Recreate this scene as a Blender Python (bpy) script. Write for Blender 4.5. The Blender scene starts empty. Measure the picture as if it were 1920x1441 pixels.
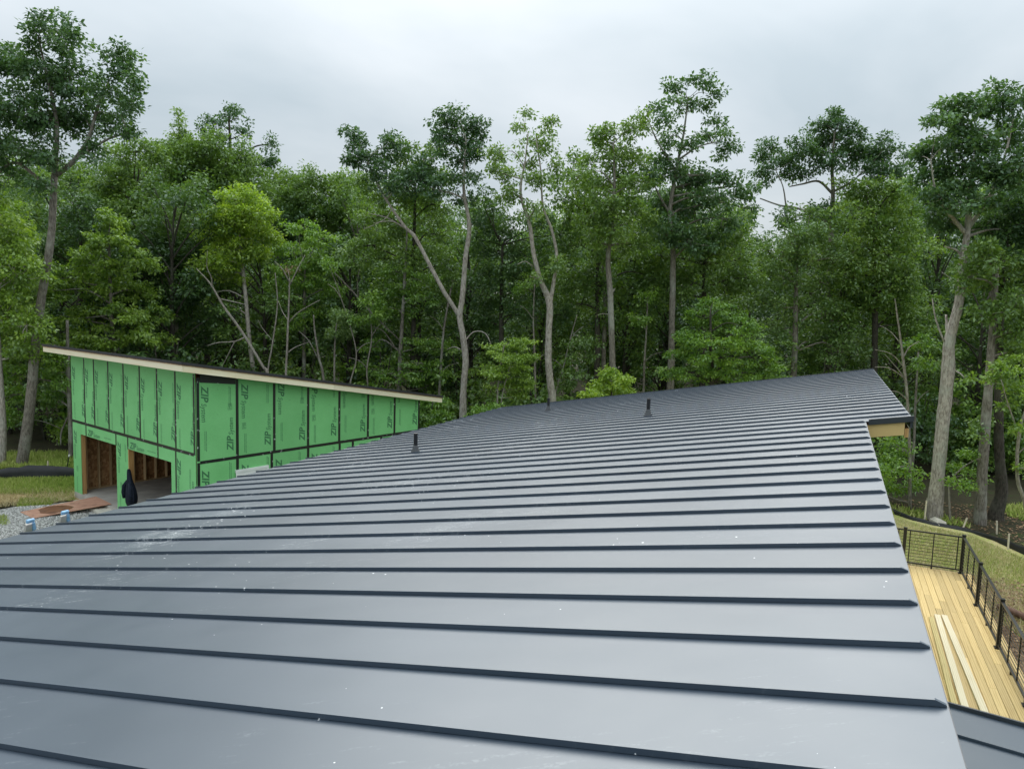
import bpy, bmesh, math, random
import numpy as np
from mathutils import Matrix, Vector

SC = bpy.context.scene
COL = SC.collection
CAMZ = 6.9
FPX = 1341.65                      # focal length in pixels of a 1920 wide picture
PITCH, ROLL = 0.0967282, -0.0302798

# ------------------------------------------------------------------ camera
_f = np.array([0, math.cos(PITCH), -math.sin(PITCH)])
_r = np.array([1.0, 0, 0])
_d = np.cross(_f, _r)
RIGHT = _r * math.cos(ROLL) + _d * math.sin(ROLL)
DOWN = _d * math.cos(ROLL) - _r * math.sin(ROLL)
FWD = _f
cam = bpy.data.cameras.new("camera")
cam.lens = 36.0 * FPX / 1920.0
cam.sensor_width = 36.0
cam.clip_start = 0.05
cam.clip_end = 3000
camo = bpy.data.objects.new("camera", cam)
COL.objects.link(camo)
M = Matrix.Identity(4)
for i in range(3):
    M[i][0], M[i][1], M[i][2] = RIGHT[i], -DOWN[i], -FWD[i]
M[2][3] = CAMZ
camo.matrix_world = M
SC.camera = camo

# ------------------------------------------------------------------ sky and sun
SUN_EL, SUN_AZ = math.radians(44), math.radians(2)     # azimuth measured from +Y towards +X
world = bpy.data.worlds.new("World")
SC.world = world
world.use_nodes = True
wn, wl = world.node_tree.nodes, world.node_tree.links
wn.clear()
wout = wn.new("ShaderNodeOutputWorld")
wbg = wn.new("ShaderNodeBackground")
wbg.inputs["Strength"].default_value = 0.1
sky = wn.new("ShaderNodeTexSky")
sky.sky_type = 'NISHITA'
sky.sun_disc = False
sky.sun_elevation = SUN_EL
sky.sun_rotation = SUN_AZ
wtc = wn.new("ShaderNodeTexCoord")
sep = wn.new("ShaderNodeSeparateXYZ")
wl.new(wtc.outputs["Generated"], sep.inputs[0])
# cloud deck: project the view direction on a flat layer so that clouds flatten towards the horizon
zmax = wn.new("ShaderNodeMath"); zmax.operation = 'MAXIMUM'; zmax.inputs[1].default_value = 0.0
wl.new(sep.outputs[2], zmax.inputs[0])
zadd = wn.new("ShaderNodeMath"); zadd.operation = 'ADD'; zadd.inputs[1].default_value = 0.22
wl.new(zmax.outputs[0], zadd.inputs[0])
vdiv = wn.new("ShaderNodeVectorMath"); vdiv.operation = 'DIVIDE'
comb = wn.new("ShaderNodeCombineXYZ")
for k in range(3):
    wl.new(zadd.outputs[0], comb.inputs[k])
wl.new(wtc.outputs["Generated"], vdiv.inputs[0]); wl.new(comb.outputs[0], vdiv.inputs[1])
n1 = wn.new("ShaderNodeTexNoise"); n1.inputs["Scale"].default_value = 0.95; n1.inputs["Detail"].default_value = 5
n1.inputs["Roughness"].default_value = 0.5; n1.inputs["Distortion"].default_value = 0.3
wmap = wn.new("ShaderNodeMapping"); wmap.inputs["Location"].default_value = (1.1, 0.42, 0.0)
wl.new(vdiv.outputs[0], wmap.inputs[0]); wl.new(wmap.outputs[0], n1.inputs["Vector"])
ramp = wn.new("ShaderNodeValToRGB")
ramp.color_ramp.elements[0].position = 0.36; ramp.color_ramp.elements[0].color = (0.60, 0.69, 0.735, 1)
ramp.color_ramp.elements[1].position = 0.70; ramp.color_ramp.elements[1].color = (0.91, 0.965, 0.995, 1)
wl.new(n1.outputs["Fac"], ramp.inputs[0])
# overcast skies brighten towards the zenith
cie = wn.new("ShaderNodeMapRange")
cie.inputs["From Min"].default_value = 0.0; cie.inputs["From Max"].default_value = 1.0
cie.inputs["To Min"].default_value = 2.42; cie.inputs["To Max"].default_value = 10.8
zpow = wn.new("ShaderNodeMath"); zpow.operation = 'POWER'; zpow.inputs[1].default_value = 1.5
wl.new(zmax.outputs[0], zpow.inputs[0]); wl.new(zpow.outputs[0], cie.inputs["Value"])
csc = wn.new("ShaderNodeVectorMath"); csc.operation = 'SCALE'
wl.new(ramp.outputs[0], csc.inputs[0]); wl.new(cie.outputs[0], csc.inputs["Scale"])
wmix = wn.new("ShaderNodeMix"); wmix.data_type = 'RGBA'; wmix.inputs["Factor"].default_value = 0.93
wl.new(sky.outputs[0], wmix.inputs["A"]); wl.new(csc.outputs[0], wmix.inputs["B"])
wl.new(wmix.outputs["Result"], wbg.inputs["Color"])
wl.new(wbg.outputs[0], wout.inputs[0])

sun = bpy.data.lights.new("sun", 'SUN')
sun.energy = 1.5
sun.angle = math.radians(60)
sun.color = (1.0, 0.965, 0.91)
suno = bpy.data.objects.new("sun", sun)
COL.objects.link(suno)
sdir = Vector((math.sin(SUN_AZ) * math.cos(SUN_EL), math.cos(SUN_AZ) * math.cos(SUN_EL), math.sin(SUN_EL)))
suno.rotation_euler = sdir.to_track_quat('Z', 'Y').to_euler()
suno.location = (0, 0, 60)

SC.view_settings.view_transform = 'Standard'
SC.view_settings.look = 'None'
SC.view_settings.exposure = 1.3
SC.view_settings.gamma = 1.0
SC.view_settings.use_curve_mapping = False
SC.cycles.max_bounces = 6
SC.cycles.transparent_max_bounces = 8

# ------------------------------------------------------------------ helpers
def ray(u, v):
    return RIGHT * (u - 960) / FPX + DOWN * (v - 720.5) / FPX + FWD

CAM = np.array([0, 0, CAMZ])

def at(u, v, Y):                   # the point seen at (u, v) in the plane y = Y
    a = ray(u, v)
    return CAM + a * (Y / a[1])

def gz(u, v, z=0.0):               # the point seen at (u, v) at height z
    a = ray(u, v)
    return CAM + a * ((z - CAMZ) / a[2])

def tag(o, label=None, cat=None, group=None, kind=None):
    if label: o["label"] = label
    if cat: o["category"] = cat
    if group: o["group"] = group
    if kind: o["kind"] = kind
    return o

def empty(name, loc=(0, 0, 0), rz=0.0):
    o = bpy.data.objects.new(name, None)
    o.location = loc
    o.rotation_euler = (0, 0, rz)
    o.empty_display_size = 0.3
    COL.objects.link(o)
    return o

class MB:
    """collects simple solids and links them as one mesh object"""
    def __init__(self):
        self.v, self.f = [], []
    def add(self, vs, fs):
        b = len(self.v)
        self.v += [tuple(map(float, p)) for p in vs]
        self.f += [tuple(b + i for i in q) for q in fs]
        return self
    def box(self, a, b):
        x0, y0, z0 = a; x1, y1, z1 = b
        vs = [(x0, y0, z0), (x1, y0, z0), (x1, y1, z0), (x0, y1, z0), (x0, y0, z1), (x1, y0, z1), (x1, y1, z1), (x0, y1, z1)]
        return self.add(vs, [(0, 3, 2, 1), (4, 5, 6, 7), (0, 1, 5, 4), (1, 2, 6, 5), (2, 3, 7, 6), (3, 0, 4, 7)])
    def hexa(self, low, up):       # two quads, counter-clockwise seen from above
        return self.add(list(low) + list(up), [(0, 3, 2, 1), (4, 5, 6, 7), (0, 1, 5, 4), (1, 2, 6, 5), (2, 3, 7, 6), (3, 0, 4, 7)])
    def prism(self, low, up):      # two n-gons
        n = len(low)
        return self.add(list(low) + list(up), [tuple(range(n - 1, -1, -1)), tuple(range(n, 2 * n))] +
                        [(i, (i + 1) % n, n + (i + 1) % n, n + i) for i in range(n)])
    def bar(self, p, q, w, h, up=(0, 0, 1)):
        p, q = Vector(p), Vector(q)
        d = (q - p).normalized(); s = d.cross(Vector(up))
        if s.length < 1e-5: s = d.cross(Vector((1, 0, 0)))
        s.normalize(); u = s.cross(d).normalized()
        s *= w / 2; u *= h / 2
        return self.hexa([p - s - u, p + s - u, q + s - u, q - s - u], [p - s + u, p + s + u, q + s + u, q - s + u])
    def tube(self, path, rad, n=8, caps=True, wob=0.0, rng=None):
        P = [Vector(p) for p in path]
        m = len(P)
        base = len(self.v)
        prev = None
        for i in range(m):
            d = (P[min(i + 1, m - 1)] - P[max(i - 1, 0)]).normalized()
            if prev is None:
                s = d.cross(Vector((0.31, 0.95, 0.05)))
                if s.length < 1e-4: s = d.cross(Vector((1, 0, 0)))
            else:
                s = prev - d * prev.dot(d)
            s.normalize(); prev = s
            t = d.cross(s)
            r = rad[i] if hasattr(rad, '__len__') else rad
            for k in range(n):
                a = 2 * math.pi * k / n
                rr = r * (1 + (rng.uniform(-wob, wob) if wob else 0))
                q = P[i] + s * (math.cos(a) * rr) + t * (math.sin(a) * rr)
                self.v.append((q.x, q.y, q.z))
        for i in range(m - 1):
            for k in range(n):
                a, b = base + i * n + k, base + i * n + (k + 1) % n
                self.f.append((a, b, b + n, a + n))
        if caps:
            self.f.append(tuple(base + k for k in range(n - 1, -1, -1)))
            self.f.append(tuple(base + (m - 1) * n + k for k in range(n)))
        return self
    def mesh(self, name, mat, smooth=False):
        me = bpy.data.meshes.new(name)
        me.from_pydata(self.v, [], self.f)
        if mat: me.materials.append(mat)
        if smooth: me.polygons.foreach_set("use_smooth", [True] * len(me.polygons))
        me.update()
        return me
    def build(self, name, mat, parent=None, smooth=False, bevel=0.0):
        me = self.mesh(name, mat, smooth)
        if bevel:
            bm = bmesh.new(); bm.from_mesh(me)
            bmesh.ops.bevel(bm, geom=list(bm.edges), offset=bevel, segments=1, affect='EDGES')
            bm.to_mesh(me); bm.free()
        o = bpy.data.objects.new(name, me)
        COL.objects.link(o)
        if parent: o.parent = parent
        return o

def link(name, me, parent=None, loc=None, rz=None):
    o = bpy.data.objects.new(name, me)
    COL.objects.link(o)
    if parent: o.parent = parent
    if loc is not None: o.location = loc
    if rz is not None: o.rotation_euler = (0, 0, rz)
    return o

def quads_mesh(name, V, tone, mat, nper=4):
    """numpy quads (n*4 points) with a face attribute 'tone'"""
    n = len(V) // nper
    me = bpy.data.meshes.new(name)
    me.vertices.add(n * nper); me.vertices.foreach_set("co", np.asarray(V, dtype=np.float32).ravel())
    me.loops.add(n * nper); me.loops.foreach_set("vertex_index", np.arange(n * nper, dtype=np.int32))
    me.polygons.add(n); me.polygons.foreach_set("loop_start", np.arange(0, n * nper, nper, dtype=np.int32))
    at_ = me.attributes.new("tone", 'FLOAT', 'FACE')
    at_.data.foreach_set("value", np.asarray(tone, dtype=np.float32))
    me.materials.append(mat)
    me.update(calc_edges=True)
    return me

# ------------------------------------------------------------------ materials
def mat(name):
    m = bpy.data.materials.new(name); m.use_nodes = True
    nt = m.node_tree
    return m, nt.nodes, nt.links, nt.nodes["Principled BSDF"]

def noise(N, L, scale, detail=4, vec=None, rough=0.55):
    n = N.new("ShaderNodeTexNoise"); n.inputs["Scale"].default_value = scale
    n.inputs["Detail"].default_value = detail; n.inputs["Roughness"].default_value = rough
    if vec is not None: L.new(vec, n.inputs["Vector"])
    return n

def cramp(N, L, fac, stops):
    r = N.new("ShaderNodeValToRGB")
    el = r.color_ramp.elements
    while len(el) < len(stops): el.new(0.5)
    for e, (p, c) in zip(el, stops):
        e.position = p; e.color = (*c, 1) if len(c) == 3 else c
    L.new(fac, r.inputs[0])
    return r

def mixc(N, L, fac, a, b, mode='MIX'):
    m = N.new("ShaderNodeMix"); m.data_type = 'RGBA'; m.blend_type = mode
    if hasattr(fac, 'is_output'): L.new(fac, m.inputs["Factor"])
    else: m.inputs["Factor"].default_value = fac
    for s, x in (("A", a), ("B", b)):
        if hasattr(x, 'is_output'): L.new(x, m.inputs[s])
        else: m.inputs[s].default_value = (*x, 1)
    return m.outputs["Result"]

def posn(N, L, scale=(1, 1, 1), rot=(0, 0, 0), obj=False):
    if obj:
        src = N.new("ShaderNodeTexCoord").outputs["Object"]
    else:
        src = N.new("ShaderNodeNewGeometry").outputs["Position"]
    m = N.new("ShaderNodeMapping"); m.vector_type = 'POINT'
    m.inputs["Scale"].default_value = scale; m.inputs["Rotation"].default_value = rot
    L.new(src, m.inputs[0])
    return m.outputs[0]

def bump(N, L, B, h, strength=0.3, dist=0.02):
    b = N.new("ShaderNodeBump"); b.inputs["Strength"].default_value = strength; b.inputs["Distance"].default_value = dist
    L.new(h, b.inputs["Height"]); L.new(b.outputs[0], B.inputs["Normal"])

def plain(name, col, rough=0.6, metal=0.0, var=0.15, vscale=6.0, spec=0.5, bmp=0.0):
    m, N, L, B = mat(name)
    n = noise(N, L, vscale, 4, posn(N, L))
    lo = tuple(c * (1 - var) for c in col); hi = tuple(min(1, c * (1 + var)) for c in col)
    r = cramp(N, L, n.outputs["Fac"], [(0.3, lo), (0.7, hi)])
    L.new(r.outputs[0], B.inputs["Base Color"])
    B.inputs["Roughness"].default_value = rough; B.inputs["Metallic"].default_value = metal
    B.inputs["Specular IOR Level"].default_value = spec
    if bmp: bump(N, L, B, n.outputs["Fac"], bmp, 0.01)
    return m

HYAW = 0.4231997
HANG = math.pi / 2 - HYAW          # rotation of the house frame

def metal_roof(name, dirty):
    m, N, L, B = mat(name)
    p = posn(N, L)
    big = noise(N, L, 0.55, 3, p)
    oi = N.new("ShaderNodeObjectInfo")
    base = cramp(N, L, big.outputs["Fac"], [(0.3, (0.026, 0.041, 0.062)), (0.7, (0.035, 0.053, 0.077))])
    tint = N.new("ShaderNodeMapRange"); tint.inputs["To Min"].default_value = 0.93; tint.inputs["To Max"].default_value = 1.07
    L.new(oi.outputs["Random"], tint.inputs["Value"])
    sc = N.new("ShaderNodeVectorMath"); sc.operation = 'SCALE'
    L.new(base.outputs[0], sc.inputs[0]); L.new(tint.outputs[0], sc.inputs["Scale"])
    col = sc.outputs[0]
    if dirty:
        # chalky scuffs left by boots and dragged panels, mostly towards the eave
        sp = posn(N, L, (3.2, 20.0, 1.0), (0, 0, math.radians(-38)))
        s1 = noise(N, L, 1.9, 5, sp, 0.65)
        s2 = noise(N, L, 0.85, 2, p)
        mul = N.new("ShaderNodeMath"); mul.operation = 'MULTIPLY'
        L.new(s1.outputs["Fac"], mul.inputs[0]); L.new(s2.outputs["Fac"], mul.inputs[1])
        th = cramp(N, L, mul.outputs[0], [(0.335, (0, 0, 0)), (0.41, (1, 1, 1))])
        fine = noise(N, L, 70, 3, p)
        th2 = cramp(N, L, fine.outputs["Fac"], [(0.42, (0, 0, 0)), (0.62, (1, 1, 1))])
        mm = N.new("ShaderNodeMath"); mm.operation = 'MULTIPLY'
        L.new(th.outputs[0], mm.inputs[0]); L.new(th2.outputs[0], mm.inputs[1])
        # more scuffs near the eave (house y large)
        tc = N.new("ShaderNodeTexCoord"); sx = N.new("ShaderNodeSeparateXYZ"); L.new(tc.outputs["Object"], sx.inputs[0])
        mr = N.new("ShaderNodeMapRange"); mr.inputs["From Min"].default_value = 1.5; mr.inputs["From Max"].default_value = 5.5
        mr.inputs["To Min"].default_value = 0.08; mr.inputs["To Max"].default_value = 0.55
        L.new(sx.outputs[1], mr.inputs["Value"])
        m3 = N.new("ShaderNodeMath"); m3.operation = 'MULTIPLY'
        L.new(mm.outputs[0], m3.inputs[0]); L.new(mr.outputs[0], m3.inputs[1])
        col = mixc(N, L, m3.outputs[0], col, (0.62, 0.65, 0.66))
        # grit: sparse white crumbs
        vo = N.new("ShaderNodeTexVoronoi"); vo.inputs["Scale"].default_value = 24
        L.new(p, vo.inputs["Vector"])
        cl = noise(N, L, 0.9, 2, p)
        dsub = N.new("ShaderNodeMath"); dsub.operation = 'MULTIPLY_ADD'
        L.new(cl.outputs["Fac"], dsub.inputs[0]); dsub.inputs[1].default_value = 0.85; dsub.inputs[2].default_value = -0.385
        lt = N.new("ShaderNodeMath"); lt.operation = 'LESS_THAN'
        L.new(vo.outputs["Distance"], lt.inputs[0]); L.new(dsub.outputs[0], lt.inputs[1])
        sep2 = N.new("ShaderNodeSeparateColor"); L.new(vo.outputs["Color"], sep2.inputs[0])
        gt = N.new("ShaderNodeMath"); gt.operation = 'GREATER_THAN'; gt.inputs[1].default_value = 0.92
        L.new(sep2.outputs[0], gt.inputs[0])
        m4 = N.new("ShaderNodeMath"); m4.operation = 'MULTIPLY'
        L.new(lt.outputs[0], m4.inputs[0]); L.new(gt.outputs[0], m4.inputs[1])
        col = mixc(N, L, m4.outputs[0], col, (0.75, 0.77, 0.78))
    L.new(col, B.inputs["Base Color"])
    B.inputs["Metallic"].default_value = 0.0
    B.inputs["Specular IOR Level"].default_value = 0.5
    B.inputs["Specular Tint"].default_value = (0.90, 0.97, 1.0, 1)
    B.inputs["IOR"].default_value = 1.8
    rn = noise(N, L, 2.2, 4, p)
    rr = N.new("ShaderNodeMapRange"); rr.inputs["To Min"].default_value = 0.36; rr.inputs["To Max"].default_value = 0.48
    L.new(rn.outputs["Fac"], rr.inputs["Value"]); L.new(rr.outputs[0], B.inputs["Roughness"])
    oil = noise(N, L, 1.0, 2, posn(N, L, (1.6, 0.9, 1.0), (0, 0, HANG), obj=True))
    bump(N, L, B, oil.outputs["Fac"], 0.22, 0.03)
    return m

M_ROOF = metal_roof("roof_metal", True)
M_TRIM = plain("dark_trim_metal", (0.035, 0.042, 0.05), 0.42, 0, 0.1, 3)
M_PIPE = plain("black_pipe", (0.012, 0.013, 0.015), 0.45, 0, 0.2, 20)
M_BOOT = plain("rubber_boot", (0.07, 0.075, 0.08), 0.7, 0, 0.2, 20)
M_BLACK = plain("black_railing_paint", (0.012, 0.012, 0.013), 0.38, 0, 0.2, 20)
M_WHITE = plain("white_paint", (0.74, 0.75, 0.73), 0.4, 0, 0.04, 3)
M_ROLLROOF = plain("black_underlayment", (0.03, 0.03, 0.033), 0.75, 0, 0.2, 4)
M_FABRIC = plain("navy_cloth", (0.012, 0.017, 0.028), 0.85, 0, 0.3, 14, 0.2)
M_SILT = plain("black_silt_fabric", (0.012, 0.013, 0.014), 0.6, 0, 0.4, 3)
M_STAKE = plain("pale_stake_wood", (0.62, 0.55, 0.42), 0.7, 0, 0.2, 12)
M_STONE = plain("pale_stone", (0.48, 0.45, 0.38), 0.8, 0, 0.2, 6, 0.5, 0.5)
M_CONC = plain("grey_concrete", (0.38, 0.36, 0.32), 0.8, 0, 0.22, 1.7, 0.4, 0.15)
M_STEMWALL = plain("pale_stem_wall", (0.58, 0.55, 0.47), 0.85, 0, 0.15, 5, 0.4, 0.3)
M_ALU = plain("ladder_fibreglass", (0.42, 0.41, 0.38), 0.45, 0, 0.12, 10)
M_TAPE_BLUE = plain("blue_masking_tape", (0.22, 0.42, 0.62), 0.6, 0, 0.3, 25)
M_CABLE = plain("white_cable", (0.66, 0.66, 0.62), 0.5, 0, 0.05, 10)
M_WALL = plain("house_wall_sheathing", (0.16, 0.40, 0.19), 0.55, 0, 0.06, 2)

def wood(name, c0, c1, knots=(0.35, 0.2, 0.08), axis=0, scale=1.0, island=0.12, green=0.0):
    m, N, L, B = mat(name)
    s = [9.0, 9.0, 9.0]; s[axis] = 0.55
    p = posn(N, L, tuple(x * scale for x in s), obj=True)
    oi = N.new("ShaderNodeObjectInfo")
    off = N.new("ShaderNodeVectorMath"); off.operation = 'MULTIPLY_ADD'
    cmb = N.new("ShaderNodeCombineXYZ")
    for k in range(3): L.new(oi.outputs["Random"], cmb.inputs[k])
    L.new(cmb.outputs[0], off.inputs[0]); off.inputs[1].default_value = (37.0, 53.0, 71.0); L.new(p, off.inputs[2])
    g = noise(N, L, 1.6, 5, off.outputs[0], 0.6)
    g.inputs["Distortion"].default_value = 1.4
    wv = N.new("ShaderNodeTexWave"); wv.inputs["Scale"].default_value = 1.0; wv.inputs["Distortion"].default_value = 7.0
    wv.inputs["Detail"].default_value = 3; wv.bands_direction = 'Y' if axis != 1 else 'X'
    L.new(off.outputs[0], wv.inputs["Vector"])
    mx = N.new("ShaderNodeMath"); mx.operation = 'MULTIPLY_ADD'
    L.new(wv.outputs["Fac"], mx.inputs[0]); mx.inputs[1].default_value = 0.4
    hf = N.new("ShaderNodeMath"); hf.operation = 'MULTIPLY'; hf.inputs[1].default_value = 0.7
    L.new(g.outputs["Fac"], hf.inputs[0]); L.new(hf.outputs[0], mx.inputs[2])
    r = cramp(N, L, mx.outputs[0], [(0.28, c1), (0.62, c0)])
    kn = N.new("ShaderNodeTexVoronoi"); kn.inputs["Scale"].default_value = 0.55
    L.new(off.outputs[0], kn.inputs["Vector"])
    kr = cramp(N, L, kn.outputs["Distance"], [(0.03, (1, 1, 1)), (0.085, (0, 0, 0))])
    col = mixc(N, L, kr.outputs[0], r.outputs[0], knots)
    tint = N.new("ShaderNodeMapRange"); tint.inputs["To Min"].default_value = 1 - island; tint.inputs["To Max"].default_value = 1 + island
    L.new(oi.outputs["Random"], tint.inputs["Value"])
    sc = N.new("ShaderNodeVectorMath"); sc.operation = 'SCALE'
    L.new(col, sc.inputs[0]); L.new(tint.outputs[0], sc.inputs["Scale"])
    L.new(sc.outputs[0], B.inputs["Base Color"])
    B.inputs["Roughness"].default_value = 0.65
    bump(N, L, B, g.outputs["Fac"], 0.15, 0.004)
    return m

M_DECK = wood("deck_pine", (0.64, 0.47, 0.21), (0.48, 0.32, 0.11), axis=0, island=.2)
M_LUMBER = wood("pale_lumber", (0.74, 0.65, 0.47), (0.62, 0.50, 0.30), axis=0)
M_LUMBER2 = wood("treated_lumber", (0.50, 0.40, 0.17), (0.34, 0.25, 0.09), axis=0)
M_FASCIA = wood("pale_fascia_wood", (0.86, 0.78, 0.58), (0.79, 0.68, 0.46), axis=0, scale=0.8)
M_FASCIAY = wood("pale_fascia_wood_lengthwise", (0.86, 0.78, 0.58), (0.79, 0.68, 0.46), axis=1, scale=0.8)
M_TIMBER = wood("yellow_timber", (0.66, 0.47, 0.20), (0.56, 0.36, 0.13), axis=1)
M_STUD = wood("stud_wood", (0.66, 0.47, 0.26), (0.50, 0.33, 0.17), axis=2, island=0.3)
M_JAMB = wood("jamb_wood", (0.52, 0.31, 0.12), (0.38, 0.20, 0.07), axis=2)
M_LOG = plain("brown_log", (0.13, 0.07, 0.045), 0.8, 0, 0.3, 8)

def osb():
    m, N, L, B = mat("strand_board")
    v = N.new("ShaderNodeTexVoronoi"); v.inputs["Scale"].default_value = 16
    L.new(posn(N, L, (1, 1, 0.6)), v.inputs["Vector"])
    s = N.new("ShaderNodeSeparateColor"); L.new(v.outputs["Color"], s.inputs[0])
    r = cramp(N, L, s.outputs[0], [(0.0, (0.20, 0.10, 0.04)), (0.6, (0.34, 0.18, 0.08)), (1.0, (0.46, 0.27, 0.13))])
    L.new(r.outputs[0], B.inputs["Base Color"]); B.inputs["Roughness"].default_value = 0.75
    return m
M_OSB = osb()

def green_panel():
    m, N, L, B = mat("green_sheathing")
    p = posn(N, L)
    n = noise(N, L, 1.2, 4, p)
    r = cramp(N, L, n.outputs["Fac"], [(0.3, (0.185, 0.53, 0.195)), (0.7, (0.22, 0.59, 0.23))])
    n2 = noise(N, L, 45, 2, p)
    r2 = cramp(N, L, n2.outputs["Fac"], [(0.3, (0.9, 0.9, 0.9)), (0.7, (1.05, 1.05, 1.05))])
    col = mixc(N, L, 1.0, r.outputs[0], r2.outputs[0], 'MULTIPLY')
    # nail heads, in rows
    v = N.new("ShaderNodeTexVoronoi"); v.inputs["Scale"].default_value = 4.2; v.inputs["Randomness"].default_value = 0.55
    L.new(p, v.inputs["Vector"])
    kr = cramp(N, L, v.outputs["Distance"], [(0.045, (1, 1, 1)), (0.06, (0, 0, 0))])
    col = mixc(N, L, kr.outputs[0], col, (0.09, 0.26, 0.10))
    oi = N.new("ShaderNodeObjectInfo")
    tint = N.new("ShaderNodeMapRange"); tint.inputs["To Min"].default_value = 0.94; tint.inputs["To Max"].default_value = 1.05
    L.new(oi.outputs["Random"], tint.inputs["Value"])
    sc = N.new("ShaderNodeVectorMath"); sc.operation = 'SCALE'
    L.new(col, sc.inputs[0]); L.new(tint.outputs[0], sc.inputs["Scale"])
    L.new(sc.outputs[0], B.inputs["Base Color"]); B.inputs["Roughness"].default_value = 0.6
    B.inputs["Specular IOR Level"].default_value = 0.35
    return m
M_GREEN = green_panel()
M_PRINT = plain("dark_green_ink", (0.05, 0.18, 0.075), 0.7, 0, 0.25, 30)
M_EDGE = plain("pale_panel_edge", (0.34, 0.55, 0.36), 0.7)

def tape_mat():
    m, N, L, B = mat("black_seam_tape")
    v = N.new("ShaderNodeTexVoronoi"); v.inputs["Scale"].default_value = 6.0
    L.new(posn(N, L), v.inputs["Vector"])
    n = noise(N, L, 9, 3, v.outputs["Position"])
    r = cramp(N, L, v.outputs["Distance"], [(0.16, (1, 1, 1)), (0.21, (0, 0, 0))])
    n2 = noise(N, L, 30, 2, posn(N, L))
    r2 = cramp(N, L, n2.outputs["Fac"], [(0.5, (0, 0, 0)), (0.56, (1, 1, 1))])
    mu = N.new("ShaderNodeMath"); mu.operation = 'MULTIPLY'
    L.new(r.outputs[0], mu.inputs[0]); L.new(r2.outputs[0], mu.inputs[1])
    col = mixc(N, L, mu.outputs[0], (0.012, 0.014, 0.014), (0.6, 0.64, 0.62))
    L.new(col, B.inputs["Base Color"]); B.inputs["Roughness"].default_value = 0.42
    return m
M_TAPE = tape_mat()

def bark(name, dark, light, lichen=(0.40, 0.42, 0.36), amt=0.5):
    m, N, L, B = mat(name)
    p = posn(N, L, (9, 9, 2.6), obj=False)
    n = noise(N, L, 2.2, 6, p, 0.65)
    r = cramp(N, L, n.outputs["Fac"], [(0.36, dark), (0.62, light)])
    n2 = noise(N, L, 1.3, 4, posn(N, L))
    r2 = cramp(N, L, n2.outputs["Fac"], [(0.5, (0, 0, 0)), (0.66, (amt, amt, amt))])
    col = mixc(N, L, r2.outputs[0], r.outputs[0], lichen)
    L.new(col, B.inputs["Base Color"]); B.inputs["Roughness"].default_value = 0.9
    B.inputs["Specular IOR Level"].default_value = 0.2
    bump(N, L, B, n.outputs["Fac"], 0.7, 0.04)
    return m
M_BARK_P = bark("pale_bark", (0.19, 0.165, 0.14), (0.50, 0.455, 0.40))
M_BARK_G = bark("grey_bark", (0.10, 0.088, 0.07), (0.26, 0.235, 0.20))
M_BARK_D = bark("dark_bark", (0.032, 0.029, 0.023), (0.085, 0.075, 0.06), (0.10, 0.11, 0.08), 0.4)
M_DEAD = bark("dead_wood", (0.15, 0.13, 0.105), (0.34, 0.31, 0.265), (0.36, 0.36, 0.31))

def leaf(name, lo, mid, hi, trans=0.30):
    m = bpy.data.materials.new(name); m.use_nodes = True
    N, L = m.node_tree.nodes, m.node_tree.links
    N.clear()
    out = N.new("ShaderNodeOutputMaterial")
    a = N.new("ShaderNodeAttribute"); a.attribute_name = "tone"
    oi = N.new("ShaderNodeObjectInfo")
    add = N.new("ShaderNodeMath"); add.operation = 'MULTIPLY_ADD'
    L.new(oi.outputs["Random"], add.inputs[0]); add.inputs[1].default_value = 0.22; 
    sub = N.new("ShaderNodeMath"); sub.operation = 'SUBTRACT'; sub.inputs[1].default_value = 0.11
    L.new(a.outputs["Fac"], sub.inputs[0]); L.new(sub.outputs[0], add.inputs[2])
    r = cramp(N, L, add.outputs[0], [(0.1, lo), (0.5, mid), (0.9, hi)])
    d = N.new("ShaderNodeBsdfDiffuse"); L.new(r.outputs[0], d.inputs[0])
    t = N.new("ShaderNodeBsdfTranslucent")
    tc = mixc(N, L, 1.0, r.outputs[0], (1.25, 1.35, 0.55), 'MULTIPLY')
    L.new(tc, t.inputs[0])
    mx = N.new("ShaderNodeMixShader"); mx.inputs[0].default_value = trans
    L.new(d.outputs[0], mx.inputs[1]); L.new(t.outputs[0], mx.inputs[2])
    g = N.new("ShaderNodeBsdfGlossy"); g.inputs["Roughness"].default_value = 0.42
    g.inputs["Color"].default_value = (0.8, 0.9, 0.95, 1)
    m2 = N.new("ShaderNodeMixShader"); m2.inputs[0].default_value = 0.055
    L.new(mx.outputs[0], m2.inputs[1]); L.new(g.outputs[0], m2.inputs[2])
    L.new(m2.outputs[0], out.inputs[0])
    return m
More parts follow.
